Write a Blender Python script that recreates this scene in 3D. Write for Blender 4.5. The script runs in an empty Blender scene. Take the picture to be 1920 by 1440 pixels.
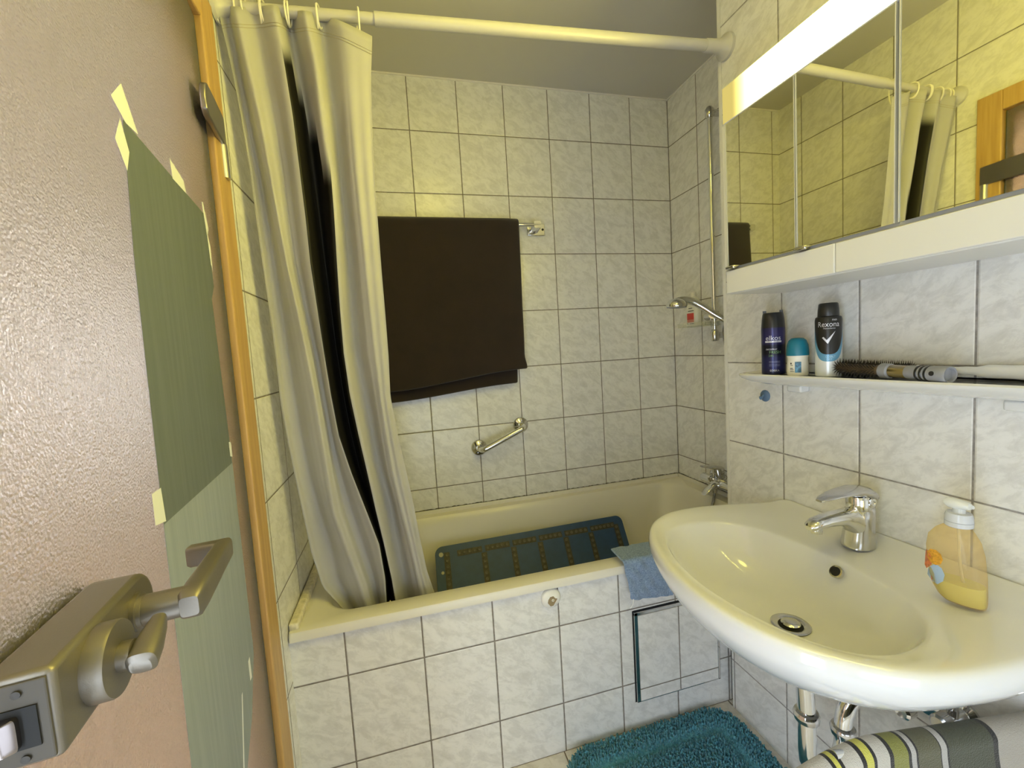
import bpy, bmesh, math, random
from math import sin, cos, pi, radians, sqrt, atan2
from mathutils import Vector, Matrix
from mathutils.bvhtree import BVHTree
random.seed(7)
SC = bpy.context.scene
COL = SC.collection

# ------------------------------------------------------------------ scene helpers
def link(o):
    COL.objects.link(o)
    return o

def tag(o, label=None, cat=None, group=None, kind=None):
    if label: o['label'] = label
    if cat: o['category'] = cat
    if group: o['group'] = group
    if kind: o['kind'] = kind
    return o

ORG = {}
def empty(name, loc, label=None, cat=None, group=None, kind=None):
    o = link(bpy.data.objects.new(name, None))
    o.location = loc
    o.empty_display_size = .05
    ORG[o.name] = Vector(loc)
    return tag(o, label, cat, group, kind)

class MB:
    """collects shapes given in room coordinates"""
    def __init__(s):
        s.v = []; s.f = []; s.m = []; s.uv = {}
    def add(s, vs, fs, mi=0):
        b = len(s.v)
        s.v += [tuple(p) for p in vs]
        s.f += [tuple(b + i for i in f) for f in fs]
        s.m += [mi] * len(fs)
    def box(s, c, d, mi=0, M=None):
        x, y, z = d[0] / 2, d[1] / 2, d[2] / 2
        vs = [Vector((sx * x, sy * y, sz * z)) for sz in (-1, 1) for sy in (-1, 1) for sx in (-1, 1)]
        if M: vs = [M @ p for p in vs]
        vs = [p + Vector(c) for p in vs]
        s.add(vs, [(0, 2, 3, 1), (4, 5, 7, 6), (0, 1, 5, 4), (2, 6, 7, 3), (0, 4, 6, 2), (1, 3, 7, 5)], mi)
    def bx(s, x0, x1, y0, y1, z0, z1, mi=0):
        s.box(((x0 + x1) / 2, (y0 + y1) / 2, (z0 + z1) / 2), (abs(x1 - x0), abs(y1 - y0), abs(z1 - z0)), mi)
    def rings(s, R, cap0=True, cap1=True, mi=0, closed=True):
        n = len(R[0]); vs = [p for r in R for p in r]; fs = []
        for k in range(len(R) - 1):
            for i in range(n if closed else n - 1):
                j = (i + 1) % n
                fs.append((k * n + i, k * n + j, (k + 1) * n + j, (k + 1) * n + i))
        if cap0: fs.append(tuple(range(n - 1, -1, -1)))
        if cap1: fs.append(tuple(range((len(R) - 1) * n, len(R) * n)))
        s.add(vs, fs, mi)
    def lathe(s, o, prof, axis=(0, 0, 1), n=32, mi=0, cap=True):
        """prof: list of (radius, height along axis)"""
        A = Vector(axis).normalized()
        U = A.orthogonal().normalized(); W = A.cross(U)
        R = []
        for r, h in prof:
            c = Vector(o) + A * h
            R.append([c + (U * cos(2 * pi * i / n) + W * sin(2 * pi * i / n)) * max(r, 1e-5) for i in range(n)])
        s.rings(R, cap, cap, mi)
    def loft(s, secs, n=24, mi=0, p=2.0):
        """secs: (center, U, W) with U, W half-axis vectors; p = superellipse power"""
        R = []
        for c, U, W in secs:
            ring = []
            for i in range(n):
                a = 2 * pi * i / n
                ca, sa = cos(a), sin(a)
                ring.append(Vector(c) + Vector(U) * (math.copysign(abs(ca) ** (2 / p), ca)) + Vector(W) * (math.copysign(abs(sa) ** (2 / p), sa)))
            R.append(ring)
        s.rings(R, True, True, mi)
    def tube(s, pts, r, n=16, mi=0, smooth=0, caps=True):
        P = [Vector(p) for p in pts]
        if smooth: P = spline(P, smooth)
        rr = r if isinstance(r, (list, tuple)) else [r] * len(P)
        if len(rr) != len(P):
            rr = [rr[min(len(rr) - 1, int(i * (len(rr) - 1) / (len(P) - 1) + .5))] for i in range(len(P))]
        T0 = (P[1] - P[0]).normalized()
        U = T0.orthogonal().normalized(); R = []
        for i, q in enumerate(P):
            T = (P[min(i + 1, len(P) - 1)] - P[max(i - 1, 0)]).normalized()
            U = (U - T * U.dot(T)).normalized(); W = T.cross(U)
            R.append([q + (U * cos(2 * pi * k / n) + W * sin(2 * pi * k / n)) * rr[i] for k in range(n)])
        s.rings(R, caps, caps, mi)
    def prism(s, poly, d, mi=0):
        """poly: list of 3D points (planar), d: extrusion vector"""
        n = len(poly); a = [Vector(p) for p in poly]; b = [p + Vector(d) for p in a]
        s.add(a + b, [tuple(range(n - 1, -1, -1)), tuple(range(n, 2 * n))] + [(i, (i + 1) % n, n + (i + 1) % n, n + i) for i in range(n)], mi)
    def grid(s, nu, nv, fn, mi=0, uv=False):
        b = len(s.v); vs = []; fs = []
        for j in range(nv + 1):
            for i in range(nu + 1):
                vs.append(Vector(fn(i / nu, j / nv)))
                if uv: s.uv[b + len(vs) - 1] = (i / nu, j / nv)
        for j in range(nv):
            for i in range(nu):
                a = j * (nu + 1) + i
                fs.append((a, a + 1, a + nu + 2, a + nu + 1))
        s.add(vs, fs, mi)
    def build(s, name, mat, parent=None, smooth=True, bevel=0, sub=0, solid=0, seg=2, angle=35, solid_off=0, weld=0, kind=None, label=None, cat=None, group=None, fixn=True):
        me = bpy.data.meshes.new(name)
        V = [Vector(p) for p in s.v]
        lo = Vector((min(p.x for p in V), min(p.y for p in V), min(p.z for p in V)))
        hi = Vector((max(p.x for p in V), max(p.y for p in V), max(p.z for p in V)))
        c = (lo + hi) / 2
        me.from_pydata([p - c for p in V], [], s.f)
        mats = mat if isinstance(mat, (list, tuple)) else [mat]
        for m in mats: me.materials.append(m)
        if len(mats) > 1:
            me.polygons.foreach_set('material_index', s.m)
        if s.uv:
            L = me.uv_layers.new(name='UVMap')
            for lp in me.loops:
                L.data[lp.index].uv = s.uv.get(lp.vertex_index, (0, 0))
        if fixn or weld:
            bm = bmesh.new(); bm.from_mesh(me)
            if weld: bmesh.ops.remove_doubles(bm, verts=bm.verts, dist=weld)
            if fixn: bmesh.ops.recalc_face_normals(bm, faces=bm.faces)
            bm.to_mesh(me); bm.free()
        o = link(bpy.data.objects.new(name, me))
        po = Vector((0, 0, 0))
        q = parent
        if parent is not None:
            po = ORG[parent.name]
            o.parent = parent
        o.location = c - po
        ORG[o.name] = c
        if smooth:
            for p in me.polygons: p.use_smooth = True
        if solid:
            m = o.modifiers.new('s', 'SOLIDIFY'); m.thickness = solid; m.offset = solid_off
        if bevel:
            m = o.modifiers.new('b', 'BEVEL'); m.width = bevel; m.segments = seg; m.limit_method = 'ANGLE'; m.angle_limit = radians(angle)
            m.harden_normals = False
        if sub:
            m = o.modifiers.new('u', 'SUBSURF'); m.levels = sub; m.render_levels = sub
        if smooth and not sub:
            bm = bmesh.new(); bm.from_mesh(me)
            for e in bm.edges:
                if len(e.link_faces) == 2 and e.calc_face_angle(0) > radians(40): e.smooth = False
            bm.to_mesh(me); bm.free()
        tag(o, label, cat, group, kind)
        return o

def spline(P, n):
    out = []
    for i in range(len(P) - 1):
        p0 = P[max(i - 1, 0)]; p1 = P[i]; p2 = P[i + 1]; p3 = P[min(i + 2, len(P) - 1)]
        for k in range(n):
            t = k / n
            out.append(.5 * ((2 * p1) + (p2 - p0) * t + (2 * p0 - 5 * p1 + 4 * p2 - p3) * t * t + (3 * p1 - p0 - 3 * p2 + p3) * t ** 3))
    out.append(P[-1])
    return out

def lerp(a, b, t): return a + (b - a) * t
def sm(t):
    t = max(0, min(1, t)); return t * t * (3 - 2 * t)
def interp(x, xs, ys):
    if x <= xs[0]: return ys[0]
    for i in range(len(xs) - 1):
        if x <= xs[i + 1]:
            return lerp(ys[i], ys[i + 1], (x - xs[i]) / (xs[i + 1] - xs[i]))
    return ys[-1]
def nz(x, y, s=0):
    """cheap smooth noise -1..1"""
    return (sin(x * 1.7 + y * 2.3 + s) + sin(x * 3.1 - y * 1.9 + s * 2.1) + sin(-x * 2.2 + y * 4.1 + s * .7)) / 3

# ------------------------------------------------------------------ material helpers
def srgb(r, g, b):
    f = lambda c: ((c / 255 + .055) / 1.055) ** 2.4 if c > 10 else c / 255 / 12.92
    return (f(r), f(g), f(b), 1)

class NT:
    def __init__(s, name):
        s.mat = bpy.data.materials.new(name); s.mat.use_nodes = True
        s.t = s.mat.node_tree; s.t.nodes.clear()
        s.out = s.n('ShaderNodeOutputMaterial')
    def n(s, typ, **k):
        nd = s.t.nodes.new(typ)
        for a, v in k.items(): setattr(nd, a, v)
        return nd
    def l(s, a, b): s.t.links.new(a, b)
    def inp(s, nd, key, v):
        if hasattr(v, 'is_output') or isinstance(v, bpy.types.NodeSocket): s.l(v, nd.inputs[key])
        else: nd.inputs[key].default_value = v
    def math(s, op, a, b=0, c=None):
        nd = s.n('ShaderNodeMath', operation=op)
        s.inp(nd, 0, a); s.inp(nd, 1, b)
        if c is not None: s.inp(nd, 2, c)
        return nd.outputs[0]
    def mix(s, f, a, b, blend='MIX'):
        nd = s.n('ShaderNodeMix', data_type='RGBA', blend_type=blend)
        s.inp(nd, 0, f); s.inp(nd, 6, a); s.inp(nd, 7, b)
        return nd.outputs[2]
    def ramp(s, f, stops, interp='LINEAR'):
        nd = s.n('ShaderNodeValToRGB'); cr = nd.color_ramp; cr.interpolation = interp
        while len(cr.elements) < len(stops): cr.elements.new(.5)
        for e, (p, c) in zip(cr.elements, stops): e.position = p; e.color = c
        s.l(f, nd.inputs[0]); return nd.outputs[0]
    def noise(s, vec=None, scale=5, detail=4, rough=.5, dist=0):
        nd = s.n('ShaderNodeTexNoise')
        nd.inputs['Scale'].default_value = scale; nd.inputs['Detail'].default_value = detail
        nd.inputs['Roughness'].default_value = rough; nd.inputs['Distortion'].default_value = dist
        if vec is not None: s.l(vec, nd.inputs['Vector'])
        return nd.outputs[0]
    def pos(s): return s.n('ShaderNodeNewGeometry').outputs['Position']
    def obj(s): return s.n('ShaderNodeTexCoord').outputs['Object']
    def uvs(s): return s.n('ShaderNodeTexCoord').outputs['UV']
    def sep(s, v):
        nd = s.n('ShaderNodeSeparateXYZ'); s.l(v, nd.inputs[0]); return nd.outputs
    def comb(s, x, y, z):
        nd = s.n('ShaderNodeCombineXYZ'); s.inp(nd, 0, x); s.inp(nd, 1, y); s.inp(nd, 2, z); return nd.outputs[0]
    def bump(s, h, strength=.3, dist=.002):
        nd = s.n('ShaderNodeBump'); nd.inputs['Strength'].default_value = strength; nd.inputs['Distance'].default_value = dist
        s.l(h, nd.inputs['Height']); return nd.outputs[0]
    def pbsdf(s, col, rough=.5, metal=0, normal=None, **k):
        nd = s.n('ShaderNodeBsdfPrincipled')
        s.inp(nd, 'Base Color', col); s.inp(nd, 'Roughness', rough); s.inp(nd, 'Metallic', metal)
        if normal is not None: s.l(normal, nd.inputs['Normal'])
        for a, v in k.items(): s.inp(nd, a.replace('_', ' '), v)
        s.l(nd.outputs[0], s.out.inputs[0]); return nd

def simple(name, col, rough=.5, metal=0, noise=0, nscale=40, bump=0, bscale=200, **k):
    t = NT(name)
    c = col
    if noise:
        f = t.noise(t.obj(), nscale, 4, .6)
        dark = tuple(x * (1 - noise) for x in col[:3]) + (1,); lite = tuple(min(1, x * (1 + noise)) for x in col[:3]) + (1,)
        c = t.ramp(f, [(.3, dark), (.7, lite)])
    nrm = None
    if bump: nrm = t.bump(t.noise(t.obj(), bscale, 3, .6), bump, .002)
    t.pbsdf(c, rough, metal, nrm, **k)
    return t.mat

TW, TH = .20214, .25
Z0 = .675
def tile_mat(name, ax, u0, v0=Z0, du=TW, dv=TH, axv=2, g=.0018, base=(.62, .61, .585), lite=(.75, .74, .715), grout=(.17, .145, .115), rough=.22, seed=0):
    t = NT(name)
    P = t.sep(t.pos())
    U = t.math('DIVIDE', t.math('SUBTRACT', P[ax], u0), du)
    V = t.math('DIVIDE', t.math('SUBTRACT', P[axv], v0), dv)
    iu = t.math('FLOOR', U); iv = t.math('FLOOR', V)
    fu = t.math('ABSOLUTE', t.math('SUBTRACT', t.math('FRACT', U), .5))
    fv = t.math('ABSOLUTE', t.math('SUBTRACT', t.math('FRACT', V), .5))
    eu = t.math('MULTIPLY', t.math('SUBTRACT', .5, fu), du)
    ev = t.math('MULTIPLY', t.math('SUBTRACT', .5, fv), dv)
    edge = t.math('MINIMUM', eu, ev)
    wn = t.n('ShaderNodeTexWhiteNoise', noise_dimensions='3D')
    t.l(t.comb(iu, iv, seed + .5), wn.inputs['Vector'])
    off = t.n('ShaderNodeVectorMath', operation='MULTIPLY_ADD')
    t.l(wn.outputs['Color'], off.inputs[0]); off.inputs[1].default_value = (9, 9, 9)
    rot = t.n('ShaderNodeVectorRotate', rotation_type='AXIS_ANGLE')
    t.l(t.comb(P[ax], P[axv], 0), rot.inputs['Vector']); rot.inputs['Axis'].default_value = (0, 0, 1); rot.inputs['Angle'].default_value = .55
    sc = t.n('ShaderNodeVectorMath', operation='MULTIPLY'); t.l(rot.outputs[0], sc.inputs[0]); sc.inputs[1].default_value = (1, 1.7, 1)
    t.l(sc.outputs[0], off.inputs[2])
    n1 = t.noise(off.outputs[0], 21, 8, .68, .6)
    n2 = t.noise(off.outputs[0], 60, 5, .7, .6)
    f = t.math('ADD', t.math('MULTIPLY', n1, .75), t.math('MULTIPLY', n2, .25))
    c4 = lambda c: tuple(c) + (1,)
    mid = tuple((a + b) / 2 for a, b in zip(base, lite))
    col = t.ramp(f, [(.36, c4(base)), (.47, c4(mid)), (.53, c4(lite)), (.62, c4(tuple(x * 1.04 for x in lite)))])
    mask = t.math('LESS_THAN', edge, g)
    bev = t.n('ShaderNodeMapRange'); t.l(edge, bev.inputs[0]); bev.inputs[1].default_value = g; bev.inputs[2].default_value = g + .0022
    gn = t.noise(t.pos(), 90, 3, .6)
    gcol = t.ramp(gn, [(.3, c4(tuple(x * .75 for x in grout))), (.7, c4(tuple(x * 1.3 for x in grout)))])
    c = t.mix(mask, col, gcol)
    r = t.math('ADD', rough, t.math('MULTIPLY', mask, .6))
    t.pbsdf(c, r, 0, t.bump(bev.outputs[0], .55, .0015))
    return t.mat

# ------------------------------------------------------------------ materials
M_tile_back = tile_mat('tile_back', 0, 0, seed=1)
M_tile_niche = tile_mat('tile_niche', 1, 0, seed=2)
M_tile_basin = tile_mat('tile_basin', 1, -.9244, v0=Z0 - .004, seed=3, grout=(.27, .25, .235))
M_tile_left = tile_mat('tile_left', 1, -.533, seed=4)
M_tile_apron = tile_mat('tile_apron', 0, -1.5269, v0=Z0 - .0176, seed=5, g=.0021, grout=(.20, .175, .15))
M_tile_front = tile_mat('tile_front', 0, 0, seed=6)
M_floor = tile_mat('tile_floor', 0, -.928, v0=-.686, du=TW * 1.5, dv=TW * 1.5, axv=1, base=(.55, .51, .43), lite=(.68, .64, .56), grout=(.16, .12, .08), rough=.35, seed=8)
M_ceil = simple('ceiling_paint', (.55, .53, .48, 1), .9, bump=.15, bscale=300)
M_plaster = simple('plaster_white', (.72, .70, .66, 1), .9)
M_grout = simple('sealant', (.62, .57, .42, 1), .5, noise=.25, nscale=60)
M_mould = simple('dark_joint', (.10, .085, .05, 1), .8, noise=.5, nscale=70)
M_chrome = simple('chrome', (.78, .78, .78, 1), .09, 1)
M_chrome_soft = simple('chrome_soft', (.62, .61, .60, 1), .16, 1)
M_nickel = simple('satin_nickel', (.27, .245, .21, 1), .48, .9, bump=.06, bscale=500)
M_steel = simple('pale_steel', (.70, .69, .66, 1), .28, 1)
M_white_plastic = simple('white_plastic', (.80, .78, .72, 1), .35)
M_rodwhite = simple('rod_enamel', (.50, .485, .45, 1), .35)
M_tub = simple('tub_enamel', (.70, .67, .585, 1), .26)
M_ceramic = simple('white_ceramic', (.68, .68, .67, 1), .09, Coat_Weight=.5, Coat_Roughness=.04)
M_cab = simple('cabinet_white', (.70, .69, .65, 1), .38)
M_mirror = simple('mirror_silver', (.80, .80, .74, 1), .015, 1)
M_black = simple('black_plastic', (.012, .012, .012, 1), .3)
M_dark = simple('dark_hole', (.004, .004, .004, 1), .7)
M_blueplastic = simple('blue_plastic', (.10, .17, .28, 1), .4)
M_glass_edge = simple('glass_edge', (.02, .06, .05, 1), .15)
M_tape = simple('white_tape', (.80, .82, .85, 1), .35)
M_white_thread = simple('white_thread', (.8, .8, .78, 1), .8)
M_grey_plastic = simple('grey_plastic', (.27, .275, .30, 1), .45)
M_goldcollar = simple('brass_collar', (.50, .42, .28, 1), .25, 1)
M_bristle = simple('bristle', (.022, .016, .010, 1), .6)
M_barrel = simple('brush_barrel', (.11, .075, .04, 1), .45)
M_brushwhite = simple('brush_white', (.78, .78, .78, 1), .3)

def wood_mat():
    t = NT('frame_wood')
    sc = t.n('ShaderNodeVectorMath', operation='MULTIPLY'); t.l(t.pos(), sc.inputs[0]); sc.inputs[1].default_value = (14, 14, .8)
    f = t.noise(sc.outputs[0], 6, 5, .6, .4)
    c = t.ramp(f, [(.3, (.40, .235, .075, 1)), (.7, (.54, .345, .115, 1))])
    t.pbsdf(c, .42)
    return t.mat
M_wood = wood_mat()

def fabric(name, col, col2, bscale=900, strength=.6, rough=.95, nscale=25):
    t = NT(name)
    f = t.noise(t.obj(), nscale, 5, .65)
    c = t.ramp(f, [(.35, col), (.65, col2)])
    b = t.noise(t.obj(), bscale, 2, .7)
    t.pbsdf(c, rough, 0, t.bump(b, strength, .003), Sheen_Weight=.25)
    return t.mat
M_towel = fabric('brown_terry', (.0135, .0062, .0030, 1), (.020, .0092, .0045, 1), nscale=14)
M_cloth = fabric('blue_terry', (.13, .20, .34, 1), (.30, .40, .56, 1), bscale=420, strength=.9, nscale=260)
M_rug = fabric('teal_pile', (.045, .20, .26, 1), (.11, .35, .42, 1), bscale=400, nscale=120)
M_mat = simple('rubber_blue', (.017, .054, .135, 1), .5, noise=.15, nscale=30)
M_matstrip = simple('rubber_brown', (.045, .038, .024, 1), .55, noise=.5, nscale=120)

def curtain_mat():
    t = NT('curtain_cloth')
    uv = t.sep(t.uvs())
    u, v = uv[0], uv[1]                      # u across the cloth, v downwards
    # printed black silhouette columns, each starting lower than the one before, soft printed heads
    tot = None
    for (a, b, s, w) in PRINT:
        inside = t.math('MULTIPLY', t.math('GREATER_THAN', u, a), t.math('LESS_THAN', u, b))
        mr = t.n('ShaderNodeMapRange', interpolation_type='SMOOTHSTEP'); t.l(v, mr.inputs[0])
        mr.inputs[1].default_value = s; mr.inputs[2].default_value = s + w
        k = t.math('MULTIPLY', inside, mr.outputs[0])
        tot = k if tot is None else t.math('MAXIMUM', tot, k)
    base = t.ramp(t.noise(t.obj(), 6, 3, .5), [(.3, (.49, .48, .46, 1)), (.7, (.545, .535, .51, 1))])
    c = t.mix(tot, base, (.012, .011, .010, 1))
    d = t.n('ShaderNodeBsdfDiffuse'); t.l(c, d.inputs[0])
    tr = t.n('ShaderNodeBsdfTranslucent'); t.l(c, tr.inputs[0])
    b = t.bump(t.noise(t.obj(), 700, 2, .6), .12, .001)
    t.l(b, d.inputs['Normal'])
    gl = t.n('ShaderNodeBsdfGlossy'); gl.inputs['Roughness'].default_value = .5; gl.inputs[0].default_value = (.6, .6, .55, 1)
    m1 = t.n('ShaderNodeMixShader'); m1.inputs[0].default_value = .22; t.l(d.outputs[0], m1.inputs[1]); t.l(tr.outputs[0], m1.inputs[2])
    m2 = t.n('ShaderNodeMixShader'); m2.inputs[0].default_value = .03; t.l(m1.outputs[0], m2.inputs[1]); t.l(gl.outputs[0], m2.inputs[2])
    t.l(m2.outputs[0], t.out.inputs[0])
    return t.mat

def emit(name, col, s):
    t = NT(name); e = t.n('ShaderNodeEmission'); e.inputs[0].default_value = col; e.inputs[1].default_value = s
    t.l(e.outputs[0], t.out.inputs[0]); return t.mat

def clear(name, col, rough=.05, ior=1.45, alpha=.35):
    """clear plastic: tinted transparency with a glossy skin"""
    t = NT(name)
    tr = t.n('ShaderNodeBsdfTransparent'); tr.inputs[0].default_value = col
    pb = t.n('ShaderNodeBsdfPrincipled'); pb.inputs['Base Color'].default_value = col; pb.inputs['Roughness'].default_value = rough
    m = t.n('ShaderNodeMixShader'); m.inputs[0].default_value = alpha
    t.l(tr.outputs[0], m.inputs[1]); t.l(pb.outputs[0], m.inputs[2]); t.l(m.outputs[0], t.out.inputs[0])
    return t.mat

# ------------------------------------------------------------------ the room
X_BASIN, Y_APRON, X_LEFT, Y_EDGE, Y_FRONT, H_CEIL = -.324, -.686, -1.661, -.712, -2.75, 2.392
def struct(name, mb, mat, **k):
    o = mb.build(name, mat, kind='structure', smooth=False, **k); return o

b = MB(); b.bx(-3.2, .15, Y_FRONT - .1, .12, -.1, 0); struct('floor', b, M_floor)
b = MB(); b.bx(-1.78, .15, Y_FRONT - .1, .12, H_CEIL, H_CEIL + .1); struct('ceiling', b, M_ceil)
b = MB(); b.bx(X_LEFT - .1, .12, 0, .1, 0, H_CEIL); struct('wall_back', b, M_tile_back)
b = MB(); b.bx(0, .1, Y_EDGE - .05, 0, 0, H_CEIL); struct('wall_niche', b, M_tile_niche)
b = MB(); b.bx(X_BASIN, 0, Y_FRONT, Y_EDGE, 0, H_CEIL); struct('wall_right', b, M_tile_basin)
b = MB(); b.bx(X_LEFT - .1, .1, Y_FRONT - .1, Y_FRONT, 0, H_CEIL); struct('wall_front', b, M_tile_front)
# left wall with the door opening and an added window further along
DY0, DY1, DTOP = -.80, -1.66, 2.0
WY0, WY1, WZ0, WZ1 = -1.80, -2.20, .10, 1.42
b = MB()
b.bx(X_LEFT - .1, X_LEFT, DY0, 0, 0, H_CEIL)
b.bx(X_LEFT - .1, X_LEFT, DY1, DY0, DTOP, H_CEIL)
b.bx(X_LEFT - .1, X_LEFT, WY0, DY1, 0, H_CEIL)
b.bx(X_LEFT - .1, X_LEFT, WY1, WY0, 0, WZ0)
b.bx(X_LEFT - .1, X_LEFT, WY1, WY0, WZ1, H_CEIL)
b.bx(X_LEFT - .1, X_LEFT, Y_FRONT, WY1, 0, H_CEIL)
struct('wall_left', b, M_tile_left)
# white cove line between tiles and ceiling, joint between tub and tiles
b = MB(); b.bx(X_LEFT, 0, -.006, 0, H_CEIL - .006, H_CEIL); b.bx(-.006, 0, Y_EDGE, 0, H_CEIL - .006, H_CEIL); struct('trim_1', b, M_plaster)
b = MB(); b.bx(X_BASIN - .0008, X_BASIN + .004, Y_EDGE - .0125, Y_EDGE + .0006, .585, H_CEIL - .001); struct('trim_6', b, simple('tile_edge', (.70, .69, .665, 1), .25, noise=.05, nscale=30))
# bathtub apron wall with an opening for the access panel
AX0, AX1, AZ0, AZ1 = -.672, -.356, .095, .397
APZ = .531
b = MB()
b.bx(X_LEFT, AX0, Y_APRON, Y_APRON + .05, 0, APZ); b.bx(AX1, X_BASIN + .02, Y_APRON, Y_APRON + .05, 0, APZ)
b.bx(AX0, AX1, Y_APRON, Y_APRON + .05, 0, AZ0); b.bx(AX0, AX1, Y_APRON, Y_APRON + .05, AZ1, APZ)
struct('wall_tub', b, M_tile_apron)
b = MB(); b.bx(X_LEFT, X_BASIN, Y_APRON - .0005, Y_APRON + .03, APZ, APZ + .005); struct('trim_2', b, simple('joint_tan', (.33, .27, .17, 1), .8, noise=.3))

W1, W3, CEIL, HW, HLAMP, WORLD = 12.0, 4.2, 17, 78, 220, .25
# unseen window, added as source of the daylight the tap shadow points to
win = empty('window_1', (X_LEFT - .05, (WY0 + WY1) / 2, WZ0), kind='structure')
b = MB()
for (y0, y1, z0, z1) in ((WY1, WY1 + .04, WZ0, WZ1), (WY0 - .04, WY0, WZ0, WZ1), (WY1, WY0, WZ0, WZ0 + .04), (WY1, WY0, WZ1 - .04, WZ1)):
    b.bx(X_LEFT - .07, X_LEFT - .02, y0, y1, z0, z1)
b.build('window_frame', M_white_plastic, win, smooth=False, bevel=.004)
b = MB(); b.bx(X_LEFT - .055, X_LEFT - .045, WY1 + .04, WY0 - .04, WZ0 + .04, WZ1 - .04)
b.build('window_pane', emit('daylight', (.76, .88, 1.04, 1), W1), win, smooth=False)

win = empty('fill_window', (-1.1, Y_FRONT, .15), kind='structure')  # unseen window, added to brighten the apron and the basin front
b = MB()
for (x0, x1, z0, z1) in ((-1.55, -1.51, .15, 1.1), (-.69, -.65, .15, 1.1), (-1.55, -.65, .15, .19), (-1.55, -.65, 1.06, 1.1)): b.bx(x0, x1, Y_FRONT, Y_FRONT + .03, z0, z1)
b.build('window_frame', M_white_plastic, win, smooth=False, bevel=.004)
b = MB(); b.bx(-1.51, -.69, Y_FRONT + .001, Y_FRONT + .012, .19, 1.06)
b.build('window_pane', emit('fill_front', (.78, .89, 1.04, 1), W3), win, smooth=False)

# door frame (casing + jambs)
b = MB()
XF = -1.645
b.bx(X_LEFT - .1, XF, -.865, -.80, 0, DTOP)                      # hinge side casing
b.bx(X_LEFT - .1, XF, -1.665, -1.60, 0, DTOP)
b.bx(X_LEFT - .1, XF, -1.5999, -.8651, DTOP - .065, DTOP)
struct('trim_3', b, M_wood, bevel=.003)
b = MB()
b.bx(X_LEFT - .1, -1.672, -.885, -.865, 0, DTOP - .065); b.bx(X_LEFT - .1, -1.672, -1.60, -1.58, 0, DTOP - .065); b.bx(X_LEFT - .1, -1.672, -1.5799, -.8851, DTOP - .085, DTOP - .0651)
struct('trim_4', b, M_wood, bevel=.002)

# hallway behind the glass door
M_hall = simple('hall_paint', (.64, .59, .54, 1), .9)
M_hallfloor = simple('hall_floor', (.66, .46, .30, 1), .5)
b = MB()
b.bx(-3.05, -2.95, -2.6, 1.2, 0, 2.4); b.bx(-3.0, X_LEFT - .1, 1.1, 1.2, 0, 2.4); b.bx(-3.0, X_LEFT - .1, -2.6, -2.5, 0, 2.4)
struct('wall_hall', b, M_hall)
b = MB(); b.bx(-3.05, X_LEFT - .1, -2.6, 1.2, 2.4, 2.5); struct('ceiling_hall', b, M_plaster)
b = MB(); b.bx(X_LEFT - .12, X_LEFT - .1, -2.5, DY1, 0, 2.4); b.bx(X_LEFT - .12, X_LEFT - .1, DY0, 1.1, 0, 2.4); b.bx(X_LEFT - .12, X_LEFT - .1, DY1, DY0, DTOP, 2.4)
struct('wall_hall_side', b, M_plaster)
b = MB(); b.bx(-2.95, X_LEFT - .1, -2.5, 1.1, .0, .004); struct('floor_hall', b, M_hallfloor)
hw = empty('hall_glow_window', (-2.95, .5, 1.0), kind='structure')  # hall window added to give a bright patch through the door glass
b = MB()
HY0, HY1, HZ0, HZ1 = .25, .80, 1.0, 1.55
for (y0, y1, z0, z1) in ((HY0 - .05, HY0, HZ0 - .05, HZ1 + .05), (HY1, HY1 + .05, HZ0 - .05, HZ1 + .05), (HY0, HY1, HZ0 - .05, HZ0), (HY0, HY1, HZ1, HZ1 + .05)):
    b.bx(-2.95, -2.91, y0, y1, z0, z1)
b.build('window_frame', M_white_plastic, hw, smooth=False)
b = MB(); b.bx(-2.949, -2.94, HY0, HY1, HZ0, HZ1); b.build('window_pane', emit('hall_glow', (.98, 1, 1.05, 1), HW), hw, smooth=False)

# ------------------------------------------------------------------ bathtub
def rrect(x0, x1, y0, y1, r, z, n=72):
    """rounded rectangle ring, constant point count"""
    cx, cy, hx, hy = (x0 + x1) / 2, (y0 + y1) / 2, (x1 - x0) / 2, (y1 - y0) / 2
    r = min(r, hx - .001, hy - .001)
    out = []
    per = n // 4
    for q in range(4):
        sx, sy = ((1, 1), (-1, 1), (-1, -1), (1, -1))[q]
        for k in range(per):
            a = pi / 2 * (q + k / (per - 1))
            out.append(Vector((cx + sx * (hx - r) + r * cos(a), cy + sy * (hy - r) + r * sin(a), z)))
    return out
b = MB()
tx0, tx1, ty0, ty1 = X_LEFT + .003, -.003, Y_APRON - .012, -.003
R = [rrect(tx0, tx1, ty0 + .0, ty1, .004, .5365), rrect(tx0, tx1, ty0, ty1, .006, .552), rrect(tx0, tx1, ty0 + .004, ty1, .008, .560),
     rrect(tx0 + .004, tx1, ty0 + .014, ty1, .012, .5635),
     rrect(tx0 + .060, tx1 - .05, ty0 + .062, ty1 - .035, .10, .561), rrect(tx0 + .070, tx1 - .058, ty0 + .072, ty1 - .042, .105, .553),
     rrect(tx0 + .078, tx1 - .064, ty0 + .080, ty1 - .050, .11, .534),
     rrect(tx0 + .095, tx1 - .10, ty0 + .105, ty1 - .078, .13, .42), rrect(tx0 + .145, tx1 - .17, ty0 + .125, ty1 - .105, .14, .28),
     rrect(tx0 + .175, tx1 - .24, ty0 + .150, ty1 - .135, .14, .205), rrect(tx0 + .23, tx1 - .31, ty0 + .20, ty1 - .19, .13, .176), rrect(tx0 + .4, tx1 - .5, ty0 + .28, ty1 - .28, .06, .170)]
b.rings(R, False, True)
tub = empty('bathtub', (-.83, -.34, 0), 'cream enamelled built-in bathtub behind the tiled apron', 'bathtub')
b.build('tub_shell', M_tub, tub, bevel=0)
b = MB()
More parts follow.
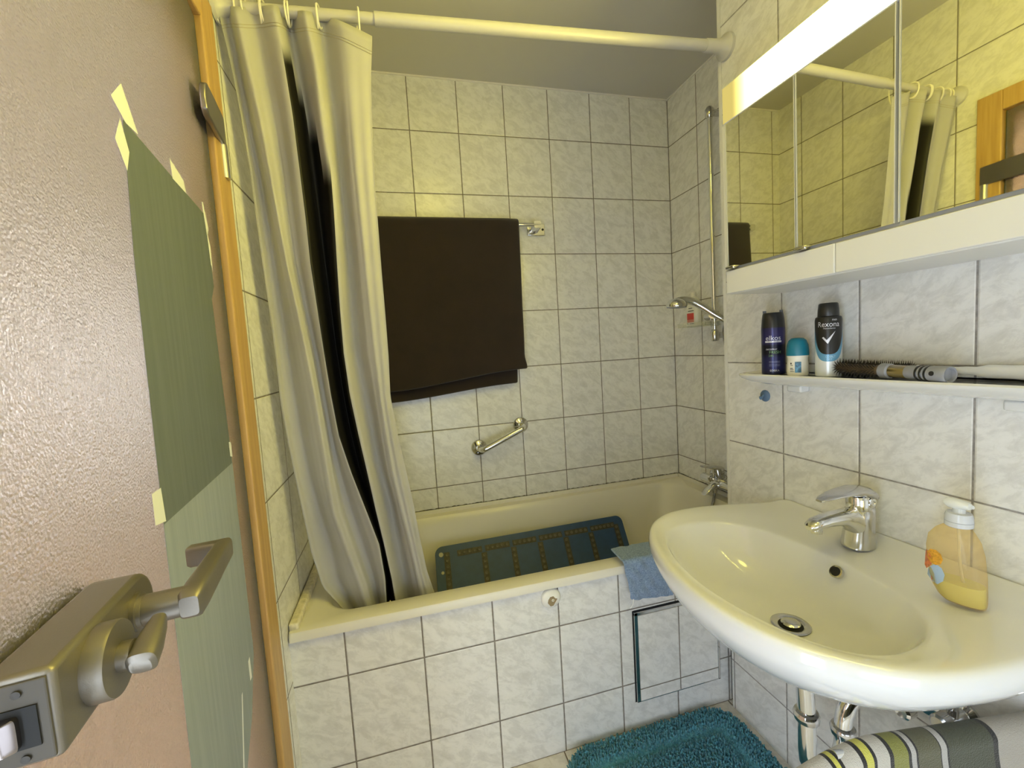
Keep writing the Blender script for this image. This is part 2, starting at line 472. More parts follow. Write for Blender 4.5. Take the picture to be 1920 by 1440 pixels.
for (x0, x1, y0, y1) in ((-1.659, -1.634, Y_APRON + .0, -.010), (-1.659, -.010, -.009, -.001), (-.009, -.001, -.68, -.001)):
    b = MB(); b.bx(x0, x1, y0, y1, .558, .580); b.build('sealant_bead', M_grout if x1 < -1.6 else M_tub, tub, bevel=.006, seg=3)
random.seed(3)
def wav(n): return [max(.0004, .0016 + random.uniform(-.0016, .0022)) for _ in range(n)]
H_ = wav(221); b = MB(); b.grid(220, 1, lambda u, v: Vector((lerp(-1.64, -.004, u), -.0015, .5802 + v * H_[int(u * 220 + .5)]))); b.build('mouldy_joint', M_mould, tub, smooth=False, solid=.002)
H2_ = wav(101); b = MB(); b.grid(100, 1, lambda u, v: Vector((-.0015, lerp(-.69, -.004, u), .5802 + v * H2_[int(u * 100 + .5)]))); b.build('mouldy_joint', M_mould, tub, smooth=False, solid=.002)

# ------------------------------------------------------------------ curtain rod, rings and curtain
RA, RB = Vector((X_LEFT, -.735, 2.048)), Vector((X_BASIN, -.748, 2.100))
def rodp(x): return RA.lerp(RB, (x - RA.x) / (RB.x - RA.x))
rod = empty('curtain_rod', rodp(-1), 'white shower curtain rod spanning the bathtub front under the ceiling', 'curtain rod')
b = MB(); b.tube([RA, rodp(-1.30)], .0125, 24); b.build('inner_tube', M_rodwhite, rod)
b = MB(); b.tube([rodp(-1.32), RB], .0152, 24); b.build('outer_tube', M_rodwhite, rod)
ax = (RB - RA).normalized()
b = MB(); b.lathe(RB - ax * .075, [(.0165, 0), (.0175, .002), (.0185, .045), (.024, .058), (.035, .066), (.036, .0745)], ax, 32); b.build('end_flange', M_rodwhite, rod)
b = MB(); b.lathe(RA, [(.034, .001), (.033, .009), (.022, .018), (.016, .03), (.0145, .06)], ax, 32); b.build('end_flange', M_rodwhite, rod)

CT = [(2.037,[-1.65,-1.639,-1.633,-1.63,-1.631,-1.631,-1.63,-1.631,-1.634,-1.63,-1.623,-1.616,-1.608,-1.59,-1.527]),(2.053,[-1.636,-1.629,-1.623,-1.616,-1.612,-1.609,-1.607,-1.606,-1.604,-1.6,-1.592,-1.578,-1.56,-1.55,-1.512]),(2.033,[-1.612,-1.604,-1.593,-1.587,-1.581,-1.574,-1.564,-1.555,-1.548,-1.543,-1.539,-1.534,-1.511,-1.489,-1.472]),(2.054,[-1.581,-1.572,-1.563,-1.559,-1.559,-1.557,-1.548,-1.537,-1.531,-1.525,-1.516,-1.501,-1.48,-1.458,-1.446]),(2.045,[-1.534,-1.526,-1.521,-1.52,-1.519,-1.52,-1.516,-1.512,-1.507,-1.499,-1.477,-1.45,-1.424,-1.417,-1.421]),(2.068,[-1.514,-1.506,-1.499,-1.497,-1.495,-1.494,-1.492,-1.49,-1.485,-1.477,-1.464,-1.444,-1.425,-1.413,-1.414]),(2.042,[-1.472,-1.46,-1.458,-1.452,-1.455,-1.46,-1.464,-1.466,-1.462,-1.451,-1.438,-1.426,-1.412,-1.4,-1.393]),(2.062,[-1.439,-1.437,-1.43,-1.431,-1.431,-1.432,-1.437,-1.439,-1.428,-1.417,-1.407,-1.387,-1.378,-1.367,-1.357]),(2.03,[-1.394,-1.394,-1.396,-1.397,-1.396,-1.395,-1.394,-1.392,-1.388,-1.382,-1.374,-1.359,-1.343,-1.329,-1.316]),(2.012,[-1.328,-1.341,-1.347,-1.351,-1.352,-1.353,-1.353,-1.354,-1.358,-1.348,-1.334,-1.32,-1.31,-1.297,-1.274])]
COFF = [-.01, .012, -.03, .005, -.03, .035, -.03, .02, -.03, -.02]
CBOT = .50
def cur_line(k, v):
    zt, xs = CT[k]
    z = lerp(zt, CBOT, v)
    x = interp(v * 14, list(range(15)), xs)
    f = (2.03 - z) / 1.45
    y = -.738 + .175 * f + COFF[k] * (.8 + .2 * min(1, max(0, f)))
    return Vector((x, y, z))
def cur(u, v):
    """u in 0..9 across the fold lines"""
    i = min(8, int(u)); t = u - i
    p = [cur_line(max(0, min(9, i + d)), v) for d in (-1, 0, 1, 2)]
    q = .5 * ((2 * p[1]) + (p[2] - p[0]) * t + (2 * p[0] - 5 * p[1] + 4 * p[2] - p[3]) * t * t + (3 * p[1] - p[0] - 3 * p[2] + p[3]) * t ** 3)
    # long soft wrinkles
    q.y += .003 * sin(u * 5.3 + v * 4) * v + .0015 * sin(u * 11.3 + 2.5 * v + 1.4 * sin(2.3 * u)) * min(1, v * 5) + .0002 * sin(u * 23 - v * 3 + 2 * sin(u * 4)) * min(1, v * 4)
    return q
NU, NVV = 270, 90
# printed columns: (u0, u1, start v, softness) with u as a fraction of the cloth width
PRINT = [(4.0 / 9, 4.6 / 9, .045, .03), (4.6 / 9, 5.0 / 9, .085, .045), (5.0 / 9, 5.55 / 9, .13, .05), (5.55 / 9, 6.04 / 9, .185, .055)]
b = MB(); b.grid(NU, NVV, lambda u, v: cur(u * 9, v), uv=True)
cu = empty('shower_curtain', (-1.5, -.72, 2.03), 'off-white shower curtain with a black printed stripe, bunched at the left of the rod', 'shower curtain')
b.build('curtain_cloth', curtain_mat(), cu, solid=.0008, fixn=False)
# hem seam along the top
b = MB()
for vv in (.022, .026):
    b.tube([cur(u * 9 / 160, vv) + Vector((0, -.0012, 0)) for u in range(161)], .0006, 5)
b.build('hem_stitching', simple('stitch', (.42, .38, .27, 1), .8), cu)

M_ring = simple('ring_plastic', (.80, .77, .66, 1), .3)
ring_u = [.15, 1.5, 2.6, 3.15, 3.5, 4.9, 5.2, 6.5, 7.0, 8.45]
for i, u in enumerate(ring_u):
    e = cur(u, .012)
    c = rodp(e.x)
    b = MB()
    pts = []
    for k in range(21):
        a = 2 * pi * k / 20
        rz = .019 if sin(a) > 0 else max(.03, c.z - e.z + .006)
        pts.append(Vector((c.x + .008 * sin(a * .5) * (1 if i % 2 else -1), c.y + .0185 * cos(a), c.z + rz * sin(a))))
    b.tube(pts, .0021, 8)
    pos_word = ['first', 'second', 'third', 'fourth', 'fifth', 'sixth', 'seventh', 'eighth', 'ninth'][i] if i < 9 else ''
    lab = ('white plastic curtain ring on the rod, %s counted from the door frame' % pos_word) if i < 9 else 'white plastic curtain ring standing alone at the free edge of the curtain'
    b.build('curtain_ring', M_ring, label=lab, cat='curtain ring', group='curtain rings on the rod')

# ------------------------------------------------------------------ towel rail and brown towel on the back wall
rail = empty('towel_rail', (-.70, 0, 1.78), 'chrome towel rail with square bracket on the tiled back wall', 'towel rail')
b = MB(); b.tube([(-1.42, -.058, 1.785), (-.69, -.058, 1.785)], .0085, 20); b.build('bar', M_chrome, rail)
for x in (-.695, -1.415):
    b = MB(); b.bx(x - .040, x + .042, -.008, 0, 1.753, 1.807); b.build('wall_plate', M_chrome, rail, bevel=.003)
    b = MB()
    b.loft([((x - .010, -.006, 1.782), (.020, 0, 0), (0, 0, .018)), ((x - .010, -.03, 1.784), (.018, 0, 0), (0, 0, .017)), ((x - .010, -.066, 1.786), (.016, 0, 0), (0, 0, .015))], 20, p=5)
    b.build('bracket_arm', M_chrome, rail)
    b = MB(); b.lathe((x + .032, -.008, 1.78), [(.005, 0), (.005, .001), (.003, .0015)], (0, -1, 0), 16); b.build('screw', M_dark, rail)

def towel(u, v):
    # v: 0 front hem .. top .. 1 back hem ; u 0 left .. 1 right
    front, back = 1.795 - lerp(1.112, 1.168, sm(u)), 1.795 - lerp(1.065, 1.106, sm(u))
    r = .014
    L = front + pi * r + back; s = v * L
    if s < front:
        z = 1.795 - (front - s); y = -.074 - .006 * sin((1 - s / front) * 3) + .004 * nz(u * 5, s * 5, 1); k = 1 - s / front
    elif s < front + pi * r:
        a = (s - front) / r; z = 1.795 + .9 * r * sin(a); y = -.058 - .016 * cos(a); k = 0
    else:
        q = s - front - pi * r; z = 1.795 - q; y = -.038 + .006 * sin(q * 5) + .003 * nz(u * 4, q * 4, 5); k = q / back
    xr = lerp(-.789, -.800, k) - (.022 * sm(k) if s > front + 1 else 0) + (.012 * sm((k - .9) * 10) if s < front else 0)
    if s > front + pi * r: xr = lerp(-.790, -.828, k)
    xl = -1.40
    e = .006 * sm((u - .9) * 10)
    return Vector((lerp(xl, xr, u), y + e, z - .01 * (1 if 0 else 0)))
b = MB(); b.grid(40, 110, towel)
b.build('bath_towel', M_towel, solid=.010, sub=1, label='dark brown bath towel folded over the chrome rail on the back wall', cat='towel')

# ------------------------------------------------------------------ grab bar
gb = empty('grab_bar', (-.92, 0, .87), 'short chrome grab bar slanting up on the back wall', 'grab bar')
A, B2 = Vector((-1.015, 0, .830)), Vector((-.818, 0, .912))
for p in (A, B2):
    b = MB(); b.lathe(p, [(.036, 0), (.036, .004), (.032, .009), (.018, .012), (.014, .016)], (0, -1, 0), 36); fl = b.build('flange', M_chrome, gb)
    for dx in (-.021, .021):
        b = MB(); b.lathe(p + Vector((dx * .3, -.0085, dx)), [(.005, 0), (.005, .002), (.002, .003)], (0, -1, 0), 12); b.build('screw', M_chrome_soft, fl)
d = (B2 - A).normalized()
b = MB(); b.tube([A + Vector((0, -.005, 0)), A + Vector((0, -.045, 0)), A + Vector((0, -.066, 0)) + d * .010, A + Vector((0, -.075, 0)) + d * .032, B2 + Vector((0, -.075, 0)) - d * .032, B2 + Vector((0, -.066, 0)) - d * .010, B2 + Vector((0, -.045, 0)), B2 + Vector((0, -.005, 0))], .0125, 20, smooth=8); b.build('bar', M_chrome, gb)

# ------------------------------------------------------------------ anti-slip mat in the tub
mo = Vector((-1.262, -.375, .180)); mu = Vector((.835, .012, .0)); mvv = Vector((.012, .215, .300))
mn = mu.cross(mvv).normalized()
if mn.y > 0: mn = -mn
def mp(u, v, h=0): return mo + mu * u + mvv * v + mn * (h + .012 * sin(u * 3.1) * 0)
mat = empty('bath_mat', mo, 'dark blue rubber anti-slip mat propped upright inside the bathtub', 'bath mat')
poly = []
for (cu_, cv, a0) in ((.965, .92, 0), (.035, .92, 90), (.035, .08, 180), (.965, .08, 270)):
    for k in range(7):
        a = radians(a0 + 15 * k); poly.append(mp(cu_ + .035 * cos(a), cv + .08 * sin(a)))
b = MB(); b.prism(poly, -mn * .004); b.build('rubber_sheet', M_mat, mat, smooth=False, bevel=.001)
M_cup = simple('rubber_cup', (.10, .095, .07, 1), .45)
def strip(u0, v0, u1, v1):
    b = MB(); w = .0115
    p, q = mp(u0, v0, .0004), mp(u1, v1, .0004)
    t = (q - p).normalized(); s = t.cross(mn) * w
    b.prism([p - s, q - s, q + s, p + s], mn * .0008)
    n = max(3, int((q - p).length / .019))
    for i in range(n):
        c = p.lerp(q, (i + .5) / n) + mn * .0006
        b.lathe(c, [(.0062, 0), (.0066, .0018), (.0048, .0024), (.0040, .0011), (.001, .0008)], mn, 12, mi=1)
    return b.build('suction_cup_strip', [M_matstrip, M_cup], mat)
seg = [.075, .235, .375, .515, .655, .80, .955]
for i in range(len(seg) - 1): strip(seg[i] + (.03 if i == 0 else .008), .90, seg[i + 1] - .008, .90)
for u, v0, v1 in ((.055, .93, .52), (.235, .86, .50), (.385, .86, .50), (.525, .86, .50), (.665, .86, .50), (.805, .86, .50), (.955, .90, .60), (.125, .52, .2)):
    strip(u, v0, u, v1)
M_hole = simple('hole_beige', (.42, .40, .29, 1), .5)
for (u, v) in ((.028, .915), (.03, .73)):
    b = MB(); b.lathe(mp(u, v, .0004), [(.009 if v > .9 else .006, 0), (.009 if v > .9 else .006, .0006)], mn, 16); b.build('hanging_hole', M_hole, mat)
b = MB(); b.prism([mp(.955, .36, .0004), mp(.985, .36, .0004), mp(.985, .53, .0004), mp(.97, .56, .0004), mp(.955, .53, .0004)], mn * .001); b.build('worn_patch', simple('patch', (.20, .19, .12, 1), .6), mat, smooth=False)
random.seed(11)
for i in range(16):
    u, v = random.uniform(.2, .95), random.uniform(.3, .55); b = MB(); b.lathe(mp(u, v, .0003), [(.0028, 0), (.0028, .0005)], mn, 8); b.build('drain_hole', M_dark, mat)

# ------------------------------------------------------------------ things on the apron
pn = empty('access_panel', ((AX0 + AX1) / 2, Y_APRON, AZ0), 'tiled access panel with chrome edging in the bathtub apron', 'access panel')
yp = Y_APRON - .009
b = MB()
for (x0, x1, z0, z1) in ((AX0, AX0 + .012, AZ0, AZ1), (AX1 - .008, AX1, AZ0, AZ1), (AX0, AX1, AZ0, AZ0 + .004), (AX0, AX1, AZ1 - .010, AZ1)):
    b.bx(x0, x1, yp, Y_APRON + .03, z0, z1)
b.build('frame', M_chrome, pn, smooth=False, bevel=.001)
b = MB(); b.bx(AX0 + .0125, AX1 - .0085, yp - .001, Y_APRON + .02, AZ0 + .0045, AZ1 - .0105)
b.build('tiled_door', tile_mat('tile_panel', 0, -1.5269 + 5 * TW + .004, v0=.139, seed=5, g=.0017), pn, smooth=False, bevel=.001)
b = MB(); b.bx(AX0 - .003, AX0, Y_APRON - .0008, Y_APRON, AZ0 - .004, AZ1 + .003); b.bx(AX0, AX1, Y_APRON - .0008, Y_APRON, AZ1, AZ1 + .004); b.bx(AX0, AX1, Y_APRON - .0008, Y_APRON, AZ0 - .003, AZ0)
b.build('gap_shade_strips', M_dark, pn, smooth=False)  # flat dark strips: shade round the panel frame put into the colour

hk = empty('suction_hook', (-.944, Y_APRON, .503), 'white round suction hook base with tan centre on the apron tiles', 'hook')
b = MB(); b.lathe((-.944, Y_APRON, .503), [(.031, 0), (.031, .003), (.027, .008), (.016, .012), (.004, .013)], (0, -1, 0), 36); b.build('cup', M_white_plastic, hk)
b = MB(); c = Vector((-.942, Y_APRON - .0118, .499))
b.prism([c + Vector((x, 0, z)) for x, z in ((-.015, -.004), (-.007, -.015), (.002, -.014), (.015, .004), (.009, .006), (.003, .014), (-.007, .013), (-.013, .005))], (0, -.0022, 0)); b.build('glue_mark', simple('glue_tan', (.28, .21, .11, 1), .7), hk, smooth=False, label='tan glue mark')
b = MB(); b.tube([c + Vector((.003 * cos(a) + .001, -.003, .003 * sin(a) + .003)) for a in [k * .5 for k in range(13)]], .0011, 6); b.build('stub', M_white_plastic, hk)

def cloth(u, v):
    L = .235; s = v * L - .075
    x = lerp(-.712, -.545, u) + .018 * max(0, s) / .15 * (1 - u)
    if s < 0: p = Vector((x, Y_APRON - .012 - s * .95 + .002, .583 + .012 * s / .075 * -.3))
    else:
        a = min(s / .018, pi / 2); rest = max(0, s - .018 * pi / 2)
        p = Vector((x, Y_APRON - .012 - .018 * sin(a) * .6 - rest * .04, .583 - .018 * (1 - cos(a)) - rest * (.80 + .12 * u)))
    p.y += -.004 - .005 * nz(u * 9, v * 7, 2) - .004 * sm(1 - abs(v - .88) * 12)
    return p
b = MB(); b.grid(26, 34, cloth)
wc = empty('washcloth', (-.64, -.69, .58), 'small blue terry washcloth hanging over the bathtub rim beside the basin', 'washcloth')
b.build('terry_cloth', M_cloth, wc, solid=.006, sub=1)
b = MB(); q = cloth(0, 1); b.tube([q + Vector((.008, -.003, .004)), q + Vector((.004, -.006, -.012)), q + Vector((-.006, -.006, -.024))], .0016, 6, smooth=3); b.build('hanging_loop', M_white_thread, wc)

# ------------------------------------------------------------------ shower set on the niche wall
sr = empty('shower_rail', (0, -.345, 1.25), 'vertical chrome shower rail on the short tiled wall', 'shower rail')
b = MB(); b.tube([(-.052, -.345, 1.285), (-.052, -.345, 2.145)], .0095, 20); b.build('rail', M_chrome, sr)
for z, h in ((2.15, .034), (1.262, .040)):
    b = MB()
    b.loft([((-.052, -.345, z - h * .6), (.012, 0, 0), (0, .012, 0)), ((-.052, -.345, z - h * .4), (.017, 0, 0), (0, .017, 0)), ((-.052, -.345, z + h * .3), (.017, 0, 0), (0, .017, 0)), ((-.052, -.345, z + h * .6), (.010, 0, 0), (0, .010, 0))], 24)
    b.tube([(-.052, -.345, z), (0, -.345, z)], .013, 20)
    b.build('wall_bracket', M_chrome_soft, sr)
b = MB(); b.tube([(-.052, -.345, 1.325), (-.052, -.345, 1.36)], .018, 20); b.tube([(-.052, -.335, 1.343), (-.052, -.300, 1.343)], .0175, 20); b.tube([(-.06, -.35, 1.343), (-.085, -.375, 1.345)], .016, 16)
b.build('slider', M_chrome_soft, sr)

hs = empty('hand_shower', (-.085, -.375, 1.345), 'chrome hand shower clipped to the shower rail', 'hand shower')
P = [Vector(p) for p in ((-.048, -.405, 1.318), (-.085, -.378, 1.350), (-.120, -.352, 1.385), (-.150, -.335, 1.406), (-.178, -.322, 1.414), (-.205, -.315, 1.408))]
b = MB(); b.tube(P, [.0105, .0125, .0135, .0140, .0145, .0145, .0150, .0160, .0165, .0170, .0175], 16, smooth=4); b.build('handle', M_chrome, hs)
hd = Vector((-.02, .06, -1)).normalized()
b = MB(); b.lathe(Vector((-.212, -.322, 1.420)), [(.004, -.002), (.020, .001), (.034, .010), (.041, .022), (.042, .030), (.040, .034)], hd, 32); b.build('head', M_chrome, hs)
b = MB(); b.lathe(Vector((-.212, -.322, 1.420)), [(.039, .033), (.038, .0365), (.020, .039), (.001, .0395)], hd, 32); b.build('spray_plate', M_grey_plastic, hs)
hp = spline([Vector(p) for p in ((-.050, -.403, 1.322), (-.052, -.404, 1.300), (-.060, -.406, 1.262), (-.052, -.412, 1.20), (-.018, -.435, 1.05), (-.02, -.46, .82), (-.04, -.47, .55), (-.09, -.45, .44), (-.12, -.40, .44), (-.105, -.355, .50), (-.072, -.335, .555), (-.060, -.33, .592))], 40)
b = MB()
b.tube(hp, [.0062 + .0011 * (1 if i % 2 else -1) for i in range(len(hp))], 12)
b.build('shower_hose', M_chrome_soft, label='ribbed chrome shower hose looping from the hand shower to the bath mixer', cat='hose')

sd = empty('soap_dish', (-.05, -.24, 1.318), 'clear acrylic soap dish on the shower rail', 'soap dish')
M_acryl = clear('acrylic', (.94, .94, .90, 1), .05, alpha=.13)
b = MB(); b.bx(-.085, -.010, -.33, -.145, 1.305, 1.309)
for (x0, x1, y0, y1) in ((-.085, -.082, -.33, -.145), (-.013, -.010, -.33, -.145), (-.085, -.010, -.148, -.145), (-.085, -.010, -.33, -.327)): b.bx(x0, x1, y0, y1, 1.305, 1.322)
b.build('tray', M_acryl, sd, smooth=False)
b = MB(); b.tube([(-.052, -.345, 1.300), (-.052, -.345, 1.318)], .0155, 20); b.build('clip', M_acryl, sd)

sg = empty('shower_gel_bottle', (-.048, -.215, 1.31), 'white shower gel bottle with red label in the clear soap dish', 'bottle')
def gel(h): return (-.048, -.212, 1.3095 + h)
b = MB(); b.loft([(gel(0), (.018, 0, 0), (0, .034, 0)), (gel(.004), (.020, 0, 0), (0, .037, 0)), (gel(.07), (.020, 0, 0), (0, .037, 0)), (gel(.105), (.018, 0, 0), (0, .033, 0)), (gel(.125), (.012, 0, 0), (0, .020, 0)), (gel(.128), (.009, 0, 0), (0, .012, 0))], 32, p=3)
b.build('body', simple('gel_white', (.80, .78, .68, 1), .3), sg)
b = MB(); b.loft([(gel(.127), (.010, 0, 0), (0, .014, 0)), (gel(.148), (.010, 0, 0), (0, .014, 0))], 24); b.build('cap', M_white_plastic, sg)
# label patches follow the flat front of the bottle, facing -x -y
def patch(name, y0, y1, z0, z1, mat, d=.0012):
    b = MB(); b.grid(6, 1, lambda u, v: Vector((-.048 - .0202 * (1 - abs((lerp(y0, y1, u) + .212) / .037) ** 3) ** (1 / 3) - d, lerp(y0, y1, u), lerp(z0, z1, v)))); return b.build(name, mat, sg, smooth=False, solid=.0004)
M_red = simple('label_red', (.55, .05, .035, 1), .4); M_pink = simple('label_pink', (.62, .25, .18, 1), .4)
patch('red_label', -.236, -.192, 1.338, 1.366, M_red); patch('pink_label', -.236, -.192, 1.326, 1.338, M_pink)

M_gelink = simple('gel_ink', (.03, .025, .02, 1), .5)
for y0_, y1_, z0_, z1_ in ((-.228, -.205, 1.386, 1.389), (-.236, -.200, 1.374, 1.377), (-.236, -.212, 1.319, 1.3215), (-.197, -.194, 1.318, 1.324)): patch('lettering', y0_, y1_, z0_, z1_, M_gelink)

mx = empty('bath_mixer', (0, -.335, .63), 'chrome lever mixer tap on the wall at the end of the bathtub', 'tap')
b = MB(); b.tube([(0, -.335, .632), (-.03, -.335, .634), (-.062, -.335, .640)], [.030, .028, .024], 24); b.tube([(-.045, -.425, .632), (-.045, -.245, .632)], [.021, .023, .023, .023, .021], 24)
for y in (-.41, -.26): b.lathe((0, y, .632), [(.03, 0), (.03, .006), (.018, .016), (.018, .045)], (-1, 0, 0), 28)
b.build('body', M_chrome, mx)
b = MB(); b.loft([((-.045, -.335, .628), (0, .020, 0), (0, 0, .016)), ((-.075, -.335, .618), (0, .019, 0), (0, 0, .014)), ((-.105, -.335, .604), (0, .017, 0), (.004, 0, .011)), ((-.118, -.335, .595), (0, .014, 0), (.006, 0, .008))], 24); b.build('spout', M_chrome, mx)
b = MB(); b.loft([((-.040, -.335, .655), (.024, 0, 0), (0, .024, 0)), ((-.045, -.335, .688), (.023, 0, 0), (0, .023, 0)), ((-.050, -.335, .695), (.018, 0, 0), (0, .018, 0))], 24)
b.loft([((-.030, -.335, .690), (0, .022, 0), (.002, 0, .011)), ((-.070, -.335, .702), (0, .019, 0), (.002, 0, .008)), ((-.125, -.335, .712), (0, .012, 0), (0, 0, .004))], 20); b.build('lever', M_chrome_soft, mx)
b = MB(); b.lathe((-.078, -.335, .645), [(.012, 0), (.014, .004), (.014, .020), (.009, .024)], (-.3, 0, 1), 20); b.build('diverter_knob', M_chrome, mx)
b = MB(); b.tube([(-.060, -.33, .612), (-.060, -.33, .588)], .011, 16); b.build('hose_nut', M_chrome_soft, mx)

# ------------------------------------------------------------------ mirror cabinet
CX, CY0, CY1 = -.500, -.930, -1.780
cb = empty('mirror_cabinet', (-.41, -1.33, 1.358), 'white wall cabinet with three mirror doors and a yellow light strip', 'cabinet')
b = MB(); b.bx(CX + .022, X_BASIN - .0005, CY0, CY1, 1.425, 1.865); b.build('carcass', M_cab, cb, smooth=False, bevel=.003)
b = MB(); b.bx(CX, X_BASIN - .0005, CY0 - .004, CY1, 1.358, 1.419); b.build('bottom_ledge', M_cab, cb, bevel=.004)
for (y0, y1) in ((CY0 - .003, -1.2143), (-1.2157, CY1)):
    b = MB(); b.bx(CX - .006, CX + .002, y0, y1, 1.360, 1.417); b.build('drawer_front', M_cab, cb, bevel=.0022, seg=3)
b = MB(); b.bx(CX - .001, CX + .022, CY0 - .003, CY0 + .006, 1.419, 1.775); b.bx(CX + .008, CX + .022, CY0, CY1, 1.419, 1.426); b.build('side_profile', M_cab, cb, smooth=False, bevel=.001)
M_rail = simple('alu_profile', (.70, .69, .62, 1), .45, .3)
for y0, y1, nm in ((CY0 - .006, -1.1295, 0), (-1.1315, -1.3165, 1), (-1.3215, CY1, 2)):
    dr = None
    b = MB(); b.bx(CX - .003, CX + .001, y0, y1, 1.424, 1.774); dr = b.build('mirror_door', M_mirror, cb, smooth=False)
    for ya in (y0, y1):
        s = -1 if ya == y0 else 1
        b = MB(); b.bx(CX - .0045, CX + .010, ya, ya + s * .0016, 1.424, 1.774); b.build('edge_profile', M_rail, dr, smooth=False)
    if nm < 2:
        yh = (y0 - .004) if nm == 0 else (y0 - .002)
        b = MB(); b.bx(CX - .014, CX + .002, yh - .026, yh + .002, 1.419, 1.4275); b.build('door_clip', M_chrome_soft, dr, bevel=.003)
LAMP, LEND = 95, .85
# light strip: tubeless shell, the glow's fade to one end set in the emission
b = MB()
prof = [(CX + .020, 1.7745), (CX - .002, 1.7745), (CX - .004, 1.7765), (CX - .004, 1.860), (CX - .001, 1.864), (CX + .020, 1.866)]
R = [[Vector((x, y, z)) for x, z in prof] for y in (CY0 - .001, CY0 + .001 - .01, -1.1, -1.4, CY1 + .01, CY1)]
b.rings(R, True, True)
t = NT('diffuser')
yy = t.sep(t.pos())[1]
mr = t.n('ShaderNodeMapRange', interpolation_type='SMOOTHSTEP'); t.l(yy, mr.inputs[0])
for i_, v_ in ((1, CY0 - .03), (2, CY0 - .34), (3, 0.0), (4, 1.0)): mr.inputs[i_].default_value = v_
e = t.n('ShaderNodeEmission')
t.l(t.mix(mr.outputs[0], (1, .80, .22, 1), (1, .87, .13, 1)), e.inputs[0])
t.l(t.math('ADD', LEND, t.math('MULTIPLY', mr.outputs[0], LAMP)), e.inputs[1])
t.l(e.outputs[0], t.out.inputs[0])
b.m = [1 if (k % 6) == 2 and k < len(b.f) - 2 else 0 for k in range(len(b.f))]
df = b.build('lamp_diffuser', [M_cab, t.mat], cb, smooth=False)
# ------------------------------------------------------------------ shelf with toiletries
SZ = 1.147
def shelf_ring(inset, z):
    out = []
    pts = [(0, -.858), (.035, -.862), (.074, -.868), (.104, -.882), (.116, -.915), (.112, -.99), (.109, -1.10), (.108, -1.25), (.104, -1.40), (.100, -1.50), (.092, -1.57), (.070, -1.61), (.035, -1.635), (0, -1.655)]
    P = spline([Vector((X_BASIN - d, y, z)) for d, y in pts], 4)
    cy = -1.25
    out = [Vector((X_BASIN - max(0.0, (X_BASIN - p.x) - inset), cy + (p.y - cy) * (1 - inset / .45), z)) for p in P]
    for p in (out[0], out[-1]): p.x = X_BASIN
    return out
sh = empty('wall_shelf', (-.37, -1.25, SZ), 'long white ceramic shelf with rounded ends above the basin', 'shelf')
b = MB(); b.rings([shelf_ring(.075, SZ - .030), shelf_ring(.045, SZ - .026), shelf_ring(.020, SZ - .018), shelf_ring(.006, SZ - .010), shelf_ring(.0015, SZ - .004), shelf_ring(0, SZ - .0005), shelf_ring(.003, SZ + .003), shelf_ring(.008, SZ + .003), shelf_ring(.013, SZ)], True, True)
b.build('shelf_board', M_ceramic, sh)
for y in (-.985, -1.40):
    b = MB(); b.bx(X_BASIN - .03, X_BASIN, y - .02, y + .02, SZ - .048, SZ - .03); b.build('wall_mount', M_ceramic, sh, bevel=.004)

FONT_CACHE = {}
def text_mesh(txt, h, bold=0.0, spacing=1.0):
    cu_ = bpy.data.curves.new('t', 'FONT'); cu_.body = txt; cu_.size = 1; cu_.offset = bold; cu_.space_character = spacing; cu_.resolution_u = 3
    ob = bpy.data.objects.new('t', cu_); COL.objects.link(ob)
    dg = bpy.context.evaluated_depsgraph_get(); dg.update()
    me = bpy.data.meshes.new_from_object(ob.evaluated_get(dg))
    vs = [Vector(v.co) for v in me.vertices]; fs = [tuple(p.vertices) for p in me.polygons]
    bpy.data.objects.remove(ob); bpy.data.curves.remove(cu_); bpy.data.meshes.remove(me)
    x0, x1 = min(v.x for v in vs), max(v.x for v in vs); y0, y1 = min(v.y for v in vs), max(v.y for v in vs)
    s = h / (y1 - y0)
    return [Vector(((v.x - (x0 + x1) / 2) * s, (v.y - y0) * s, 0)) for v in vs], fs, (x1 - x0) * s
def wrap_print(b, c, r, az, vs, fs, z, squash=1.0, off=.0006, ang=0):
    """lay flat glyphs on a cylinder standing at c, centred on azimuth az"""
    out = []
    for v in vs:
        a = az + ang + v.x * squash / r
        out.append(Vector((c[0] + (r + off) * cos(a), c[1] + (r + off) * sin(a), c[2] + z + v.y)))
    b.add(out, fs)
def wtext(c, rf, az, items, mat, name, par):
    b = MB()
    for (txt, h, z, maxw, da) in items:
        vs, fs, w = text_mesh(txt, h)
        r = rf(z)
        wrap_print(b, c, r, az, vs, fs, z, min(1, maxw / w), ang=da)
    return b.build(name, mat, par, smooth=False, fixn=False)
def wrect(b, c, r, az, x0, x1, z0, z1, off=.0003, n=8):
    vs = []; fs = []
    for i in range(n + 1):
        a = az + lerp(x0, x1, i / n) / r
        for z in (z0, z1): vs.append(Vector((c[0] + (r + off) * cos(a), c[1] + (r + off) * sin(a), c[2] + z)))
    for i in range(n): fs.append((2 * i, 2 * i + 2, 2 * i + 3, 2 * i + 1))
    b.add(vs, fs)
CAM = Vector((-1.32575, -1.86604, 1.25006))
def az_to_cam(c): return atan2(CAM.y - c[1], CAM.x - c[0])

